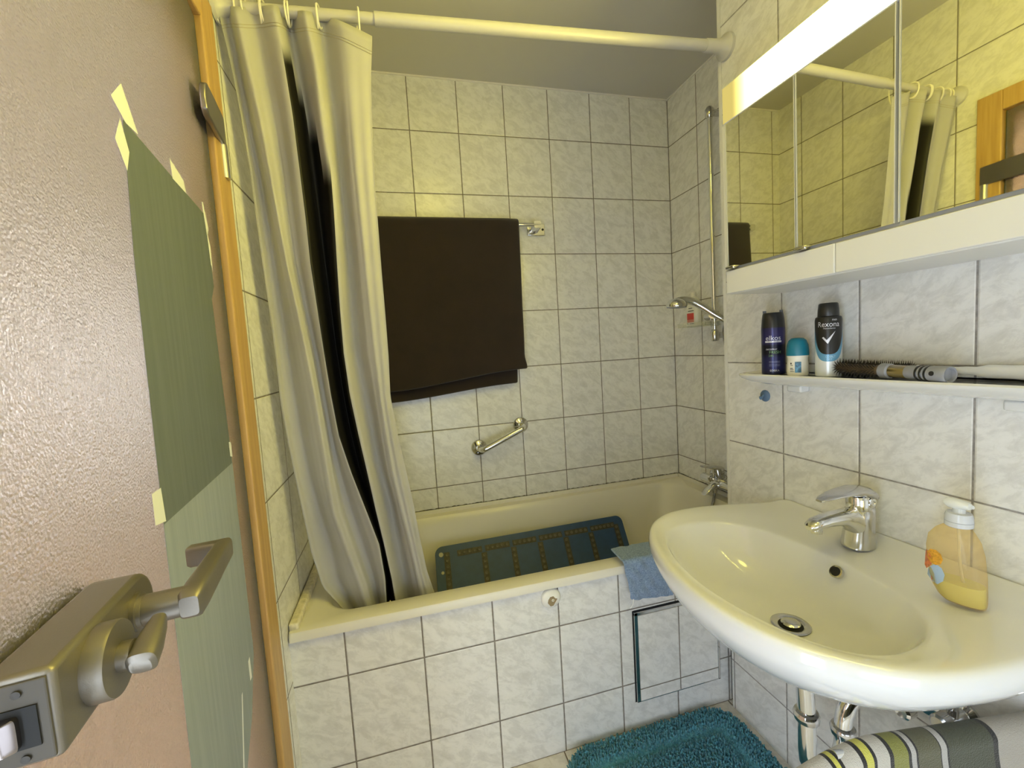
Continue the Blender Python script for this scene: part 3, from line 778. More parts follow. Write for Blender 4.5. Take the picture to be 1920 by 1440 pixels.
# navy deodorant can
c1 = (-.385, -.955, SZ + .0003)
can = empty('deodorant_can', c1, 'navy blue deodorant spray can with black cap at the left end of the shelf', 'deodorant')
def can_mat():
    t = NT('can_navy')
    s = t.sep(t.obj())
    z = t.math('ADD', s[2], .06)
    c = t.ramp(t.math('DIVIDE', z, .12), [(0, (.012, .014, .06, 1)), (.16, (.02, .022, .10, 1)), (.36, (.016, .018, .075, 1)), (.45, (.006, .006, .016, 1)), (.62, (.006, .006, .018, 1)), (.70, (.035, .03, .13, 1)), (.98, (.022, .02, .085, 1))])
    t.pbsdf(c, .28, .35); return t.mat
b = MB(); b.lathe(c1, [(.0245, 0), (.0268, .002), (.027, .006), (.027, .120)], n=40); b.build('can_body', can_mat(), can)
b = MB(); b.lathe(c1, [(.0268, .1195), (.0266, .124), (.0255, .140), (.0235, .155), (.0215, .1585), (.018, .1588), (.016, .156)], n=40)
az = az_to_cam(c1)
for s in (-1, 1):
    b.box((c1[0] + .0185 * cos(az + s * pi / 2), c1[1] + .0185 * sin(az + s * pi / 2), c1[2] + .1605), (.008, .008, .008), M=Matrix.Rotation(az, 3, 'Z'))
b.build('cap', M_black, can)
M_silver_ink = simple('silver_ink', (.62, .62, .68, 1), .35, .2); M_green_ink = simple('green_ink', (.16, .30, .12, 1), .5); M_grey_ink = simple('grey_ink', (.22, .23, .36, 1), .5); M_black_ink = simple('black_ink', (.01, .01, .012, 1), .5)
rf = lambda z: .027
wtext(c1, rf, az, [('elkos', .0115, .0885, .040, 0)], M_silver_ink, 'silver_lettering', can); wtext(c1, rf, az, [('EDEKA', .0048, .0085, .021, .1)], M_silver_ink, 'silver_lettering', can)
b = MB(); wrect(b, c1, .027, az, -.019, .019, .0825, .0870); b.build('silver_band', M_silver_ink, can, smooth=False, fixn=False)
b = MB(); vs, fs, w = text_mesh('FOR MEN', .0030, spacing=1.4); wrap_print(b, c1, .027, az, vs, fs, .0833, 1, .0007); b.build('band_lettering', M_black_ink, can, smooth=False, fixn=False)
wtext(c1, rf, az, [('DEOSPRAY', .0036, .0635, .026, -.15)], M_silver_ink, 'small_lettering', can)
wtext(c1, rf, az, [('FRESH', .0068, .0545, .030, .15), ('24h', .0052, .0465, .013, -.2)], M_green_ink, 'green_lettering', can)
b = MB()
for z in (.034, .031, .026, .0225): wrect(b, c1, .027, az, -.010, .015, z, z + .0009)
b.build('fine_print', M_grey_ink, can, smooth=False, fixn=False)

# roll-on
c2 = (-.388, -1.028, SZ + .0003)
ro = empty('roll_on_deodorant', c2, 'small white roll-on deodorant with round turquoise cap between two spray cans', 'deodorant')
b = MB(); b.lathe(c2, [(.0205, 0), (.0225, .003), (.0228, .012), (.0222, .030), (.0212, .036), (.0215, .044), (.0225, .0485)], n=40); b.build('bottle', simple('roll_cream', (.80, .77, .67, 1), .3), ro)
b = MB(); b.lathe(c2, [(.0235, .0485), (.0238, .052), (.0235, .062), (.0222, .074), (.0185, .085), (.0125, .0905), (.004, .0915)], n=40); b.build('cap', simple('turquoise_cap', (.006, .17, .26, 1), .35), ro)
az2 = az_to_cam(c2) - .1
b = MB(); wrect(b, c2, .0228, az2, -.0035, .0095, .008, .034); b.build('picture_label', simple('label_blue', (.06, .19, .32, 1), .4, noise=.8, nscale=130), ro, smooth=False, fixn=False)
b = MB()
for x0, x1, z0, z1 in ((-.0135, -.0105, .028, .032), (-.0135, -.0075, .025, .026), (-.0145, -.006, .0155, .0165), (-.0145, -.008, .0175, .019), (-.0145, -.0045, .010, .0108), (-.0145, -.006, .012, .0128)): wrect(b, c2, .0228, az2, x0, x1, z0, z1, n=3)
b.build('fine_print', M_black_ink, ro, smooth=False, fixn=False)

# black and blue can
c3 = (-.378, -1.098, SZ + .0003)
rx = empty('antiperspirant_can', c3, 'black and light blue spray can with a tick emblem behind the round brush', 'deodorant')
def rx_mat():
    t = NT('can_black_blue')
    s = t.sep(t.obj())
    # black shield with a curved lower edge, blue below it, white foot
    ang = t.math('ARCTAN2', t.math('SUBTRACT', t.math('MULTIPLY', s[1], cos(az3)), t.math('MULTIPLY', s[0], sin(az3))), t.math('ADD', t.math('MULTIPLY', s[0], cos(az3)), t.math('MULTIPLY', s[1], sin(az3))))
    z = t.math('ADD', s[2], .068)
    a2 = t.math('POWER', t.math('ABSOLUTE', t.math('DIVIDE', ang, 1.15)), 3)
    edge_k = t.math('ADD', .051, t.math('MULTIPLY', a2, .034))
    edge_b = t.math('ADD', .035, t.math('MULTIPLY', a2, .026))
    isb = t.math('GREATER_THAN', z, edge_k); isbl = t.math('GREATER_THAN', z, edge_b)
    c = t.mix(isbl, (.72, .74, .74, 1), (.13, .33, .50, 1)); c = t.mix(isb, c, (.016, .015, .014, 1))
    t.pbsdf(c, .3, .2); return t.mat
az3 = az_to_cam(c3) + .02
b = MB(); b.lathe(c3, [(.0230, 0), (.0252, .002), (.0256, .006), (.0256, .128), (.0245, .134), (.022, .136)], n=44); b.build('can_body', rx_mat(), rx)
b = MB(); b.lathe(c3, [(.0198, .135), (.0205, .137), (.0200, .150), (.0185, .164), (.0165, .166), (.001, .1665)], n=40); b.build('cap', simple('cap_black', (.016, .015, .013, 1), .35), rx)
rf3 = lambda z: .0256
wtext(c3, rf3, az3, [('Rexona', .0115, .1125, .041, 0)], M_silver_ink, 'silver_lettering', rx); wtext(c3, rf3, az3, [('men', .0035, .1255, .009, .42)], M_silver_ink, 'silver_lettering', rx)
wtext(c3, rf3, az3, [('MotionSense', .0030, .1075, .030, .05)], M_silver_ink, 'small_lettering', rx)
wtext(c3, rf3, az3, [('COBALT', .0050, .0435, .018, .12), ('DRY', .0050, .0375, .010, .05)], simple('pale_ink', (.45, .62, .70, 1), .5), 'pale_lettering', rx)
tick = [(-.0125, .0885), (-.0095, .0905), (-.0035, .083), (.0125, .103), (-.0015, .0745)]
b = MB(); vs = []; fs = []
for (p, q, p2, q2) in ((tick[0], tick[1], tick[4], tick[2]), (tick[4], tick[2], tick[3], tick[3])):
    for i in range(7):
        t_ = i / 6
        vs += [Vector((lerp(p[0], p2[0], t_), lerp(p[1], p2[1], t_), 0)), Vector((lerp(q[0], q2[0], t_), lerp(q[1], q2[1], t_), 0))]
        if i: m_ = len(vs); fs.append((m_ - 4, m_ - 3, m_ - 1, m_ - 2))
wrap_print(b, c3, .0256, az3, vs, fs, 0, 1, .0006); b.build('tick_emblem', M_silver_ink, rx, smooth=False, fixn=False)

# round brushes
def round_brush(name, label, pts, barrel_r, br_len, mat_handle, grey=True, seed=1):
    A, B = Vector(pts[0]), Vector(pts[1]); D = (B - A).normalized(); L = (B - A).length
    br = empty(name, A.lerp(B, .5), label, 'hairbrush', 'round brushes on the shelf')
    bl = L * br_len
    b = MB(); b.lathe(A, [(.002, 0), (barrel_r * .8, .003), (barrel_r, .008), (barrel_r, bl)], D, 20); b.build('barrel', M_barrel, br)
    random.seed(seed); b = MB()
    U = D.orthogonal().normalized(); W = D.cross(U)
    nrow, ncol = 26, 15
    for i in range(nrow):
        for k in range(ncol):
            a = 2 * pi * (k + .5 * (i % 2)) / ncol
            n = (U * cos(a) + W * sin(a)); c = A + D * (.004 + (bl - .010) * i / nrow) + n * (barrel_r - .001)
            tip = c + n * (.0115 + random.uniform(-.001, .001)) + D * random.uniform(-.001, .001)
            if tip.z < SZ + .0008: tip.z = SZ + .0008
            s1 = n.cross(D) * .0011; s2 = D * .0011
            b.add([c + s1, c - s1 * .5 + s2, c - s1 * .5 - s2, tip], [(0, 1, 3), (1, 2, 3), (2, 0, 3)])
    bs = b.build('bristles', M_bristle, br, smooth=False, fixn=False); bs['kind'] = 'stuff'
    return br, A, B, D, L, bl
br, A, B, D, L, bl = round_brush('round_brush', 'grey-handled round hairbrush with dark bristles at the front of the shelf', ((-.386, -1.125, SZ + .0215), (-.415, -1.345, SZ + .0155)), .0100, .46, None)
b = MB(); b.lathe(A, [(.0125, bl), (.0145, bl + .001), (.0145, bl + .016), (.0115, bl + .019)], D, 24); b.build('neck', M_grey_plastic, br)
b = MB(); b.lathe(A, [(.0118, bl + .018), (.0122, bl + .02), (.0122, bl + .048), (.0118, bl + .05)], D, 24); b.build('metal_collar', M_goldcollar, br)
b = MB(); b.lathe(A, [(.0118, bl + .049), (.0128, bl + .052), (.0132, L * .8), (.0145, L - .012), (.0150, L - .002), (.0138, L), (.0115, L - .001), (.0105, L - .006)], D, 28); hn = b.build('handle', M_grey_plastic, br)
b = MB()
for s in (.775, .81, .845): b.lathe(A, [(.0138, L * s), (.0142, L * s + .0005), (.0143, L * s + .0035), (.0139, L * s + .004)], D, 28)
b.build('rubber_rings', M_black, hn)
sdv = (CAM - B); sdv -= D * sdv.dot(D); sdv.normalize()
b = MB(); b.lathe(A + D * (L * .912) + sdv * .0135, [(.0042, 0), (.0042, .0012), (.001, .0013)], sdv, 18); b.build('hanging_hole', M_dark, hn)
br2, A, B, D, L, bl = round_brush('round_brush', 'white-handled round hairbrush lying at the back of the shelf against the tiles', ((-.3455, -1.09, SZ + .0195), (-.352, -1.50, SZ + .016)), .0085, .40, None, seed=2)
b = MB(); b.tube([A + D * bl, A + D * (bl + .03), A + D * (L * .62), A + D * (L * .78), A + D * (L * .93), B], [.0085, .0075, .0062, .0075, .0115, .0125, .0125, .012, .008], 20, smooth=4); b.build('handle', M_brushwhite, br2)
b = MB(); b.lathe(A, [(.0088, bl + .012), (.0088, bl + .02)], D, 20); b.lathe(A, [(.0080, bl + .026), (.0080, bl + .030)], D, 20); b.build('collar', M_chrome_soft, br2)

bh = empty('suction_hook', (X_BASIN, -.867, 1.077), 'small blue suction hook on the tile below the shelf', 'hook')
b = MB(); b.lathe((X_BASIN, -.867, 1.077), [(.0165, 0), (.0165, .002), (.012, .005), (.004, .007)], (-1, 0, 0), 28); b.build('cup', M_blueplastic, bh)
b = MB(); b.tube([(X_BASIN - .005, -.867, 1.080), (X_BASIN - .012, -.868, 1.076), (X_BASIN - .018, -.868, 1.070), (X_BASIN - .02, -.868, 1.077)], .0028, 10, smooth=4); b.build('hook_arm', M_blueplastic, bh)

# ------------------------------------------------------------------ washbasin
BY = -1.180; RIM = .790
def closed_half(pts):
    q = [(-u, v) for u, v in reversed(pts[1:-1])]
    if pts is O_H: q = [(-.07, .518), (-.14, .505), (-.205, .477), (-.262, .430), (-.305, .365), (-.326, .28), (-.330, .185), (-.318, .11), (-.305, .045), (-.292, 0), (-.20, 0), (-.10, 0)]
    return pts + q
O_H = [(0, 0), (.10, 0), (.20, 0), (.252, .0), (.268, .045), (.286, .11), (.307, .19), (.317, .265), (.309, .34), (.272, .405), (.215, .452), (.145, .485), (.07, .508), (0, .518)]
I_H = [(0, .155), (.08, .163), (.16, .183), (.215, .22), (.243, .27), (.250, .33), (.236, .378), (.203, .414), (.152, .442), (.08, .462), (0, .470)]
C0 = Vector((-.012, .272, 0))
def polar(pts, n, smooth=6):
    P = spline([Vector((u, v, 0)) for u, v in closed_half(pts)] + [Vector((pts[0][0], pts[0][1], 0))], smooth)
    out = []
    for i in range(n):
        a = 2 * pi * i / n; d = Vector((sin(a), -cos(a), 0)); best = 0
        for k in range(len(P) - 1):
            p, q = P[k] - C0, P[k + 1] - C0
            den = d.x * (q - p).y - d.y * (q - p).x
            if abs(den) < 1e-9: continue
            t_ = (p.x * (q - p).y - p.y * (q - p).x) / den
            s_ = (p.x * d.y - p.y * d.x) / den
            if t_ > 0 and -1e-6 <= s_ <= 1 + 1e-6: best = max(best, t_)
        out.append((d, best))
    return out
NB = 120
PO, PI_ = polar(O_H, NB), polar(I_H, NB)
def bpt(u, v, z): return Vector((X_BASIN - max(.0005, v), BY + u, z))
def oring(k, z, lift=0):
    out = []
    for d, r in PO:
        p = C0 + d * (r * k); 
        zz = z
        if lift and p.y < .04: zz += lift * (1 - p.y / .04)
        out.append(bpt(p.x, p.y, zz))
    return out
def iring(k, z, dz=0):
    return [bpt((C0 + d * (r * k)).x, (C0 + d * (r * k)).y - dz, z) for d, r in PI_]
def oback(k, kw, z):
    """underside ring: pulls in from the front but keeps its back at the wall"""
    out = []
    for d, r in PO:
        p = C0 + d * (r * k); w = max(0, -d.y)
        q = C0 + d * (r * lerp(k, kw, w))
        out.append(bpt(q.x, q.y, z))
    return out
def mixring(t_, z):
    out = []
    for (d, r), (d2, r2) in zip(PI_, PO):
        p = C0 + d * lerp(r, r2, t_); out.append(bpt(p.x, p.y, z))
    return out
basin = empty('washbasin', (X_BASIN, BY, RIM), 'white ceramic washbasin mounted on the tiled wall under the shelf', 'washbasin')
b = MB()
R = [oback(.16, .2, .600), oback(.30, .34, .606), oback(.52, .58, .634), oback(.72, .84, .672), oback(.875, .97, .706), oback(.95, 1, .734), oring(.985, .752), oring(.998, .763), oring(1.0, .772, .004), oring(.996, .781, .008), oring(.986, .7875, .010), oring(.968, .791, .010), oring(.945, .791, .006),
     mixring(.50, .7885), mixring(.30, .783), mixring(.10, .779), iring(1.0, .777), iring(.985, .774), iring(.965, .766), iring(.93, .750), iring(.86, .724), iring(.76, .699), iring(.62, .679), iring(.45, .665), iring(.28, .658), iring(.14, .6555), iring(.085, .655)]
b.rings(R, True, True)
b.build('bowl', M_ceramic, basin, sub=1)
# drain and overflow
dc = bpt(C0.x, C0.y, .6555)
b = MB(); b.lathe(dc, [(.020, -.004), (.022, .0005), (.034, .0015), (.036, .003), (.034, .0042), (.026, .0035), (.0225, .001)], n=40, cap=False); dr = b.build('drain_ring', M_chrome_soft, basin)
b = MB(); b.lathe(dc, [(.0225, .0005), (.0225, .0011), (.001, .0011)], n=32); b.build('drain_hole', M_dark, dr)
b = MB(); b.lathe(dc, [(.0165, .002), (.0178, .006), (.0150, .0085), (.008, .010), (.001, .0105)], n=32); b.build('plug', M_chrome_soft, dr)
# overflow hole sits on the back slope of the bowl
me_ = bpy.data.objects['bowl']
oc = Vector((X_BASIN - .171, -1.208, .757)); on_ = Vector((-.80, 0, .60)).normalized()
b = MB(); b.lathe(oc, [(.0125, -.004), (.0125, .0035), (.0095, .004), (.0092, -.001)], on_, 28, cap=False); b.build('overflow_ring', M_chrome_soft, basin)
b = MB(); b.lathe(oc, [(.0094, -.004), (.0094, .0028), (.001, .0028)], on_, 24); b.build('overflow_hole', M_dark, basin)

# ------------------------------------------------------------------ basin tap
fc = Vector((-.412, -1.186, RIM))
fa = empty('basin_tap', fc, 'chrome single lever tap on the back ledge of the washbasin', 'tap')
def FP(dx, dz, dy=0): return fc + Vector((dx, dy, dz))
b = MB()
b.loft([(FP(.004, .000), (.031, 0, 0), (0, .0275, 0)), (FP(.004, .004), (.031, 0, 0), (0, .0275, 0)), (FP(.005, .02), (.029, 0, 0), (0, .0265, 0)), (FP(.007, .045), (.027, 0, .002), (0, .0255, 0)), (FP(.008, .066), (.027, 0, .003), (0, .0255, 0)), (FP(.009, .080), (.026, 0, .003), (0, .0245, 0)), (FP(.010, .086), (.022, 0, .003), (0, .020, 0))], 36, p=2.3)
b.build('body', M_chrome_soft, fa)
b = MB()
b.loft([(FP(.004, .045), (0, .0235, 0), (.006, 0, .032)), (FP(-.022, .062), (0, .0225, 0), (.005, 0, .022)), (FP(-.050, .069), (0, .0205, 0), (.002, 0, .0145)), (FP(-.085, .069), (0, .0185, 0), (0, 0, .0115)), (FP(-.110, .066), (0, .0165, 0), (-.002, 0, .0100)), (FP(-.124, .0615), (0, .0135, 0), (-.002, 0, .0080)), (FP(-.129, .059), (0, .008, 0), (-.001, 0, .0045))], 28, p=2.4)
b.build('spout', M_chrome, fa)
b = MB(); b.lathe(FP(-.110, .059), [(.0115, 0), (.0120, .006), (.0118, .0125), (.009, .013), (.0085, .010)], (-.1, 0, -1), 24, cap=True); b.build('aerator', M_chrome, fa)
b = MB(); b.lathe(FP(.006, .082), [(.0225, -.004), (.0232, .004), (.0225, .022), (.020, .028)], (-.05, 0, 1), 32); b.build('cartridge_sleeve', M_chrome, fa)
b = MB()
b.loft([(FP(.030, .088), (.003, 0, .010), (0, .018, 0)), (FP(.029, .106), (.006, 0, .012), (0, .0245, 0)), (FP(.016, .1155), (.004, 0, .0115), (0, .0265, 0)), (FP(-.006, .1205), (.001, 0, .0095), (0, .0255, 0)), (FP(-.035, .1215), (0, 0, .0062), (0, .0225, 0)), (FP(-.065, .1195), (0, 0, .0042), (0, .0185, 0)), (FP(-.090, .1155), (0, 0, .0030), (0, .0135, 0)), (FP(-.102, .1125), (0, 0, .0022), (0, .007, 0))], 28, p=2.3)
lv = b.build('lever', M_chrome_soft, fa)
for s in (-1, 1):
    b = MB(); b.lathe(FP(.012, .098, s * .0225), [(.010, 0), (.0095, .002), (.006, .0028), (.004, .001)], (0, s, 0), 20); b.build('lever_cap', M_chrome, lv)
b = MB(); b.tube([FP(.034, .030), FP(.042, .045), FP(.043, .066)], .0022, 8); b.lathe(FP(.043, .066), [(.003, 0), (.0042, .002), (.0042, .007), (.002, .009)], (0, 0, 1), 12); b.build('pop_up_rod', M_chrome, fa)

# ------------------------------------------------------------------ soap bottle on the basin ledge
sc_ = Vector((-.462, -1.386, RIM + .0015))
sb = empty('soap_bottle', sc_, 'clear pump bottle of yellow hand soap with orange and blue label on the basin', 'soap bottle')
sv = (CAM - sc_); sv.z = 0; sv.normalize(); su = Vector((-sv.y, sv.x, 0))        # su: to the picture left
su, sv = (su * cos(.25) + sv * sin(.25)), (sv * cos(.25) - su * sin(.25))
if su.dot(Vector((-1, 1, 0))) < 0: su = -su
def SP(u, w, z): return sc_ + su * u + sv * w + Vector((0, 0, z))
def prof_soap(z):
    # (left extent, right extent, half depth)
    return (interp(z, [0, .006, .02, .05, .085, .105, .118, .126, .130], [.016, .023, .030, .037, .039, .0365, .028, .019, .0125]),
            interp(z, [0, .006, .02, .05, .085, .105, .118, .126, .130], [.0335, .0345, .0345, .0335, .0305, .026, .0195, .0145, .0125]),
            interp(z, [0, .006, .02, .05, .085, .105, .118, .126, .130], [.015, .0175, .0195, .021, .021, .0195, .0165, .013, .0115]))
def soap_secs(zs, k=1.0):
    out = []
    for z in zs:
        l, r, d = prof_soap(z); m = (l - r) / 2; h = (l + r) / 2
        out.append((SP(m, 0, z), su * (h * k), sv * (d * k)))
    return out
zs = [0, .003, .008, .02, .035, .05, .065, .085, .095, .105, .112, .118, .123, .127, .130]
b = MB(); b.loft(soap_secs(zs), 40, p=2.4); b.build('bottle', clear('soap_clear', (.93, .83, .60, 1), .06, alpha=.14), sb)
b = MB(); b.loft(soap_secs([.002, .006, .012, .02, .028, .034], .95), 40, p=2.4); b.build('liquid_soap', simple('soap_yellow', (.62, .62, .22, 1), .2), sb)
b = MB(); b.lathe(SP(0, 0, .128), [(.0165, 0), (.0175, .001), (.0175, .008), (.0165, .0085), (.0175, .009), (.0172, .016), (.0155, .022), (.009, .0225)], n=36); b.build('pump_collar', clear('collar_clear', (.72, .74, .78, 1), .15, alpha=.65), sb)
b = MB()
b.lathe(SP(0, 0, .150), [(.0085, 0), (.0080, .006), (.0075, .008)], n=24)
b.loft([(SP(-.016, .0, .163), su * .002, Vector((0, 0, .003)) + sv * .0), (SP(-.012, 0, .1635), sv * .008, Vector((0, 0, .006))), (SP(0, 0, .1640), sv * .011, Vector((0, 0, .0085))), (SP(.012, 0, .1645), sv * .0095, Vector((0, 0, .0085))), (SP(.0175, 0, .1645), sv * .005, Vector((0, 0, .005)))], 24)
b.build('pump_head', clear('pump_clear', (.86, .87, .86, 1), .15, alpha=.55), sb)
b = MB(); b.tube([SP(0, 0, .128), SP(-.003, 0, .06), SP(-.012, 0, .006)], .0022, 8, smooth=4); b.build('dip_tube', clear('dip', (.85, .82, .7, 1), .2, alpha=.4), sb)
def soap_patch(name, blob, mat, lift=.0006):
    """blob: polygon in (u, z) laid on the camera-facing half of the bottle"""
    b = MB(); pts = []
    for u, z in blob:
        l, r, d = prof_soap(z); m = (l - r) / 2; h = (l + r) / 2
        q = min(.999, abs(u - m) / h); w = d * (1 - q ** 2.4) ** (1 / 2.4) + lift
        pts.append(SP(u, w, z))
    c = sum(pts, Vector()) / len(pts)
    ub = sum(p[0] for p in blob) / len(blob); zb = sum(p[1] for p in blob) / len(blob)
    l, r, d = prof_soap(zb); m = (l - r) / 2; h = (l + r) / 2; q = min(.999, abs(ub - m) / h)
    c = SP(ub, d * (1 - q ** 2.4) ** (1 / 2.4) + lift, zb)
    b.add(pts + [c], [(i, (i + 1) % len(pts), len(pts)) for i in range(len(pts))])
    return b.build(name, mat, sb, smooth=False, fixn=False)
lb = []
soap_patch('blue_label', [(.037, .030), (.028, .024), (.020, .024), (.012, .034), (.010, .046), (.014, .056), (.022, .060), (.029, .052), (.034, .044)], simple('soap_blue', (.36, .48, .64, 1), .4))
soap_patch('orange_label', [(.0395, .070), (.036, .078), (.031, .074), (.026, .064), (.028, .054), (.034, .046), (.038, .040), (.0405, .046)], simple('soap_red', (.62, .17, .055, 1), .4, noise=.4, nscale=150), .0009)
cc = (.0235, .071)
soap_patch('flower_print', [(cc[0] + .0105 * cos(a) * (1 + .08 * (k % 2)), cc[1] + .0125 * sin(a) * (1 + .08 * (k % 2))) for k, a in enumerate([2 * pi * i / 18 for i in range(18)])], simple('soap_orange', (.62, .30, .03, 1), .4, noise=.3, nscale=300), .0012)
soap_patch('red_foot', [(.034, .030), (.0285, .034), (.0265, .030), (.029, .022), (.031, .020)], simple('soap_red2', (.55, .16, .05, 1), .4), .0010)

# ------------------------------------------------------------------ trap and valves under the basin
tp = empty('basin_trap', (-.555, -1.197, .45), 'chrome siphon pipe under the washbasin', 'pipe')
b = MB(); b.tube([(-.575, -1.197, .60), (-.565, -1.197, .50), (-.562, -1.197, .445)], .0165, 24); b.build('tail_pipe', M_chrome, tp)
ub = [Vector((-.562, -1.197, .46)), Vector((-.562, -1.197, .375))] + [Vector((-.513 - .049 * cos(a), -1.197, .365 - .049 * sin(a))) for a in [pi * k / 10 for k in range(1, 10)]] + [Vector((-.464, -1.197, .375)), Vector((-.464, -1.197, .40))]
b = MB(); b.tube(ub, .0165, 24); b.build('u_bend', M_chrome, tp)
b = MB(); b.tube([(-.464, -1.197, .375), (-.464, -1.197, .405), (-.457, -1.197, .433), (-.437, -1.197, .455), (-.405, -1.197, .463), (X_BASIN + .001, -1.197, .464)], .0165, 24, smooth=4); b.build('wall_pipe', M_chrome, tp)
for c in ((-.563, -1.197, .455), (-.464, -1.197, .392)):
    b = MB(); b.lathe(c, [(.018, -.012), (.0225, -.010), (.024, -.002), (.0245, .002), (.022, .008), (.018, .010)], (0, 0, 1), 32); b.build('slip_nut', M_chrome_soft, tp)
b = MB(); b.lathe((X_BASIN, -1.197, .464), [(.034, 0), (.033, .004), (.02, .010), (.017, .016)], (-1, 0, 0), 32); b.build('wall_rosette', M_chrome, tp)
for y, lab in ((-1.262, 'chrome angle valve under the basin, the one nearer the siphon'), (-1.325, 'dark-ended chrome angle valve under the basin, the one nearer the striped towel')):
    z = .470 if y > -1.3 else .497
    va = empty('angle_valve', (X_BASIN, y, z), lab, 'valve', 'angle valves under the basin')
    b = MB(); b.lathe((X_BASIN, y, z), [(.025, 0), (.024, .004), (.012, .009), (.0105, .012), (.0105, .045), (.008, .05)], (-1, 0, 0), 24); b.build('body', M_chrome, va)
    b = MB(); b.lathe((X_BASIN - .035, y, z), [(.009, 0), (.009, .022)], (0, 0, 1), 16); b.tube([(X_BASIN - .035, y, z + .02), (X_BASIN - .04, y + .01, z + .07), (X_BASIN - .06, -1.21 + (y + 1.29) * .3, z + .15 if y > -1.3 else z + .13)], .004, 10, smooth=4); b.build('supply_hose', M_chrome_soft, va)
    b = MB(); b.lathe((X_BASIN - .048, y, z), [(.012, 0), (.0165, .003), (.0165, .022), (.012, .026)], (-1, 0, 0), 20); b.build('knob', M_chrome if y > -1.3 else M_chrome_soft, va)

# ------------------------------------------------------------------ striped towel on a swing arm next to the basin
arm = empty('towel_holder', (X_BASIN, -1.424, .57), 'chrome towel arm on the wall under the right side of the basin', 'towel rail')
aa, ab = Vector((X_BASIN, -1.428, .569)), Vector((-.700, -1.366, .569))
b = MB(); b.tube([aa, ab], .0075, 16); b.build('arm', M_chrome, arm)
b = MB(); b.lathe(aa, [(.024, 0), (.023, .006), (.012, .012)], (-1, 0, 0), 24); b.build('wall_plate', M_chrome, arm)
TX0, TX1 = -.772, -.345
def stripe_mat():
    t = NT('striped_terry')
    u = t.sep(t.uvs())[0]
    W = (.50, .47, .40, 1); K = (.022, .02, .018, 1); Yl = (.55, .52, .10, 1); G = (.42, .40, .37, 1); O = (.22, .22, .05, 1); OB = (.105, .10, .055, 1); DO = (.062, .066, .04, 1); BG = (.36, .33, .28, 1)
    xs = [(-.772, W), (-.714, K), (-.709, Yl), (-.702, K), (-.697, W), (-.671, K), (-.665, Yl), (-.653, K), (-.648, W), (-.626, K), (-.620, O), (-.595, K), (-.590, G), (-.581, K), (-.577, OB), (-.540, K), (-.5375, G), (-.528, K), (-.525, DO), (-.446, K), (-.437, BG)]
    c = t.ramp(u, [((x - TX0) / (TX1 - TX0), q) for x, q in xs], 'CONSTANT')
    n = t.noise(t.obj(), 160, 3, .7)
    c2 = t.mix(t.math('MULTIPLY', n, .5), c, (.9, .9, .9, 1), 'MULTIPLY')
    bp = t.noise(t.obj(), 450, 2, .7)
    t.pbsdf(c, .95, 0, t.bump(bp, .7, .003), Sheen_Weight=.2)
    return t.mat
def stow(u, v):
    x = lerp(TX0, TX1, u); k = (x - aa.x) / (ab.x - aa.x)
    c = aa + (ab - aa) * k
    r = .0155; L1, L2 = .17, .15; Lt = L1 + pi * r + L2; s = v * Lt
    droop = .05 * (max(0, .34 - u) / .34) ** 1.6
    if s < L1:
        q = L1 - s; p = Vector((c.x, c.y - r - .012 * sm(q * 8) - .01 * nz(u * 6, q * 5, 3) * sm(q * 6), c.z - q))
        p.x += .05 * q
    elif s < L1 + pi * r:
        a = (s - L1) / r; p = Vector((c.x, c.y - r * cos(a), c.z + r * sin(a)))
    else:
        q = s - L1 - pi * r; p = Vector((c.x, c.y + r + .006 * sm(q * 8) + .008 * nz(u * 5, q * 5, 8) * sm(q * 6), c.z - q))
    p.z -= droop * (1 if s > 0 else 0)
    return p
b = MB(); b.grid(90, 90, stow, uv=True)
b.build('striped_towel', stripe_mat(), solid=.007, label='beige and olive striped towel draped over the arm below the basin', cat='towel', fixn=False)

# ------------------------------------------------------------------ bath rug
rg = empty('bath_rug', (-.64, -1.0, 0), 'fluffy teal bath rug on the floor between bathtub and basin', 'rug')
RX0, RX1, RY0, RY1 = -.948, -.352, -1.42, -.700
def rug_h(x, y):
    # rounded-rectangle distance to the edge
    r = .09
    dx = max(RX0 + r - x, x - (RX1 - r), 0); dy = max(RY0 + r - y, y - (RY1 - r), 0)
    inx = min(x - RX0, RX1 - x); iny = min(y - RY0, RY1 - y)
    d = r - sqrt(dx * dx + dy * dy) if dx > 0 and dy > 0 else min(inx, iny)
    return d
def rug_z(d): return .004 + .016 * sm(d / .02) - .019 * math.exp(-((d - .085) / .013) ** 2) - .003 * sm((d - .085) / .02)
n = 40
b = MB()
ringsR = []
for d, z in ((0, .001), (.004, .008), (.02, .014), (.07, .016), (.085, .008), (.10, .013), (.14, .013)):
    ringsR.append(rrect(RX0 + d, RX1 - d, RY0 + d, RY1 - d, max(.01, .09 - d), z, 72))
b.rings(ringsR, True, True); b.build('backing', M_rug, rg)
random.seed(5); b = MB()
st = .0052
iy = 0
y = RY0
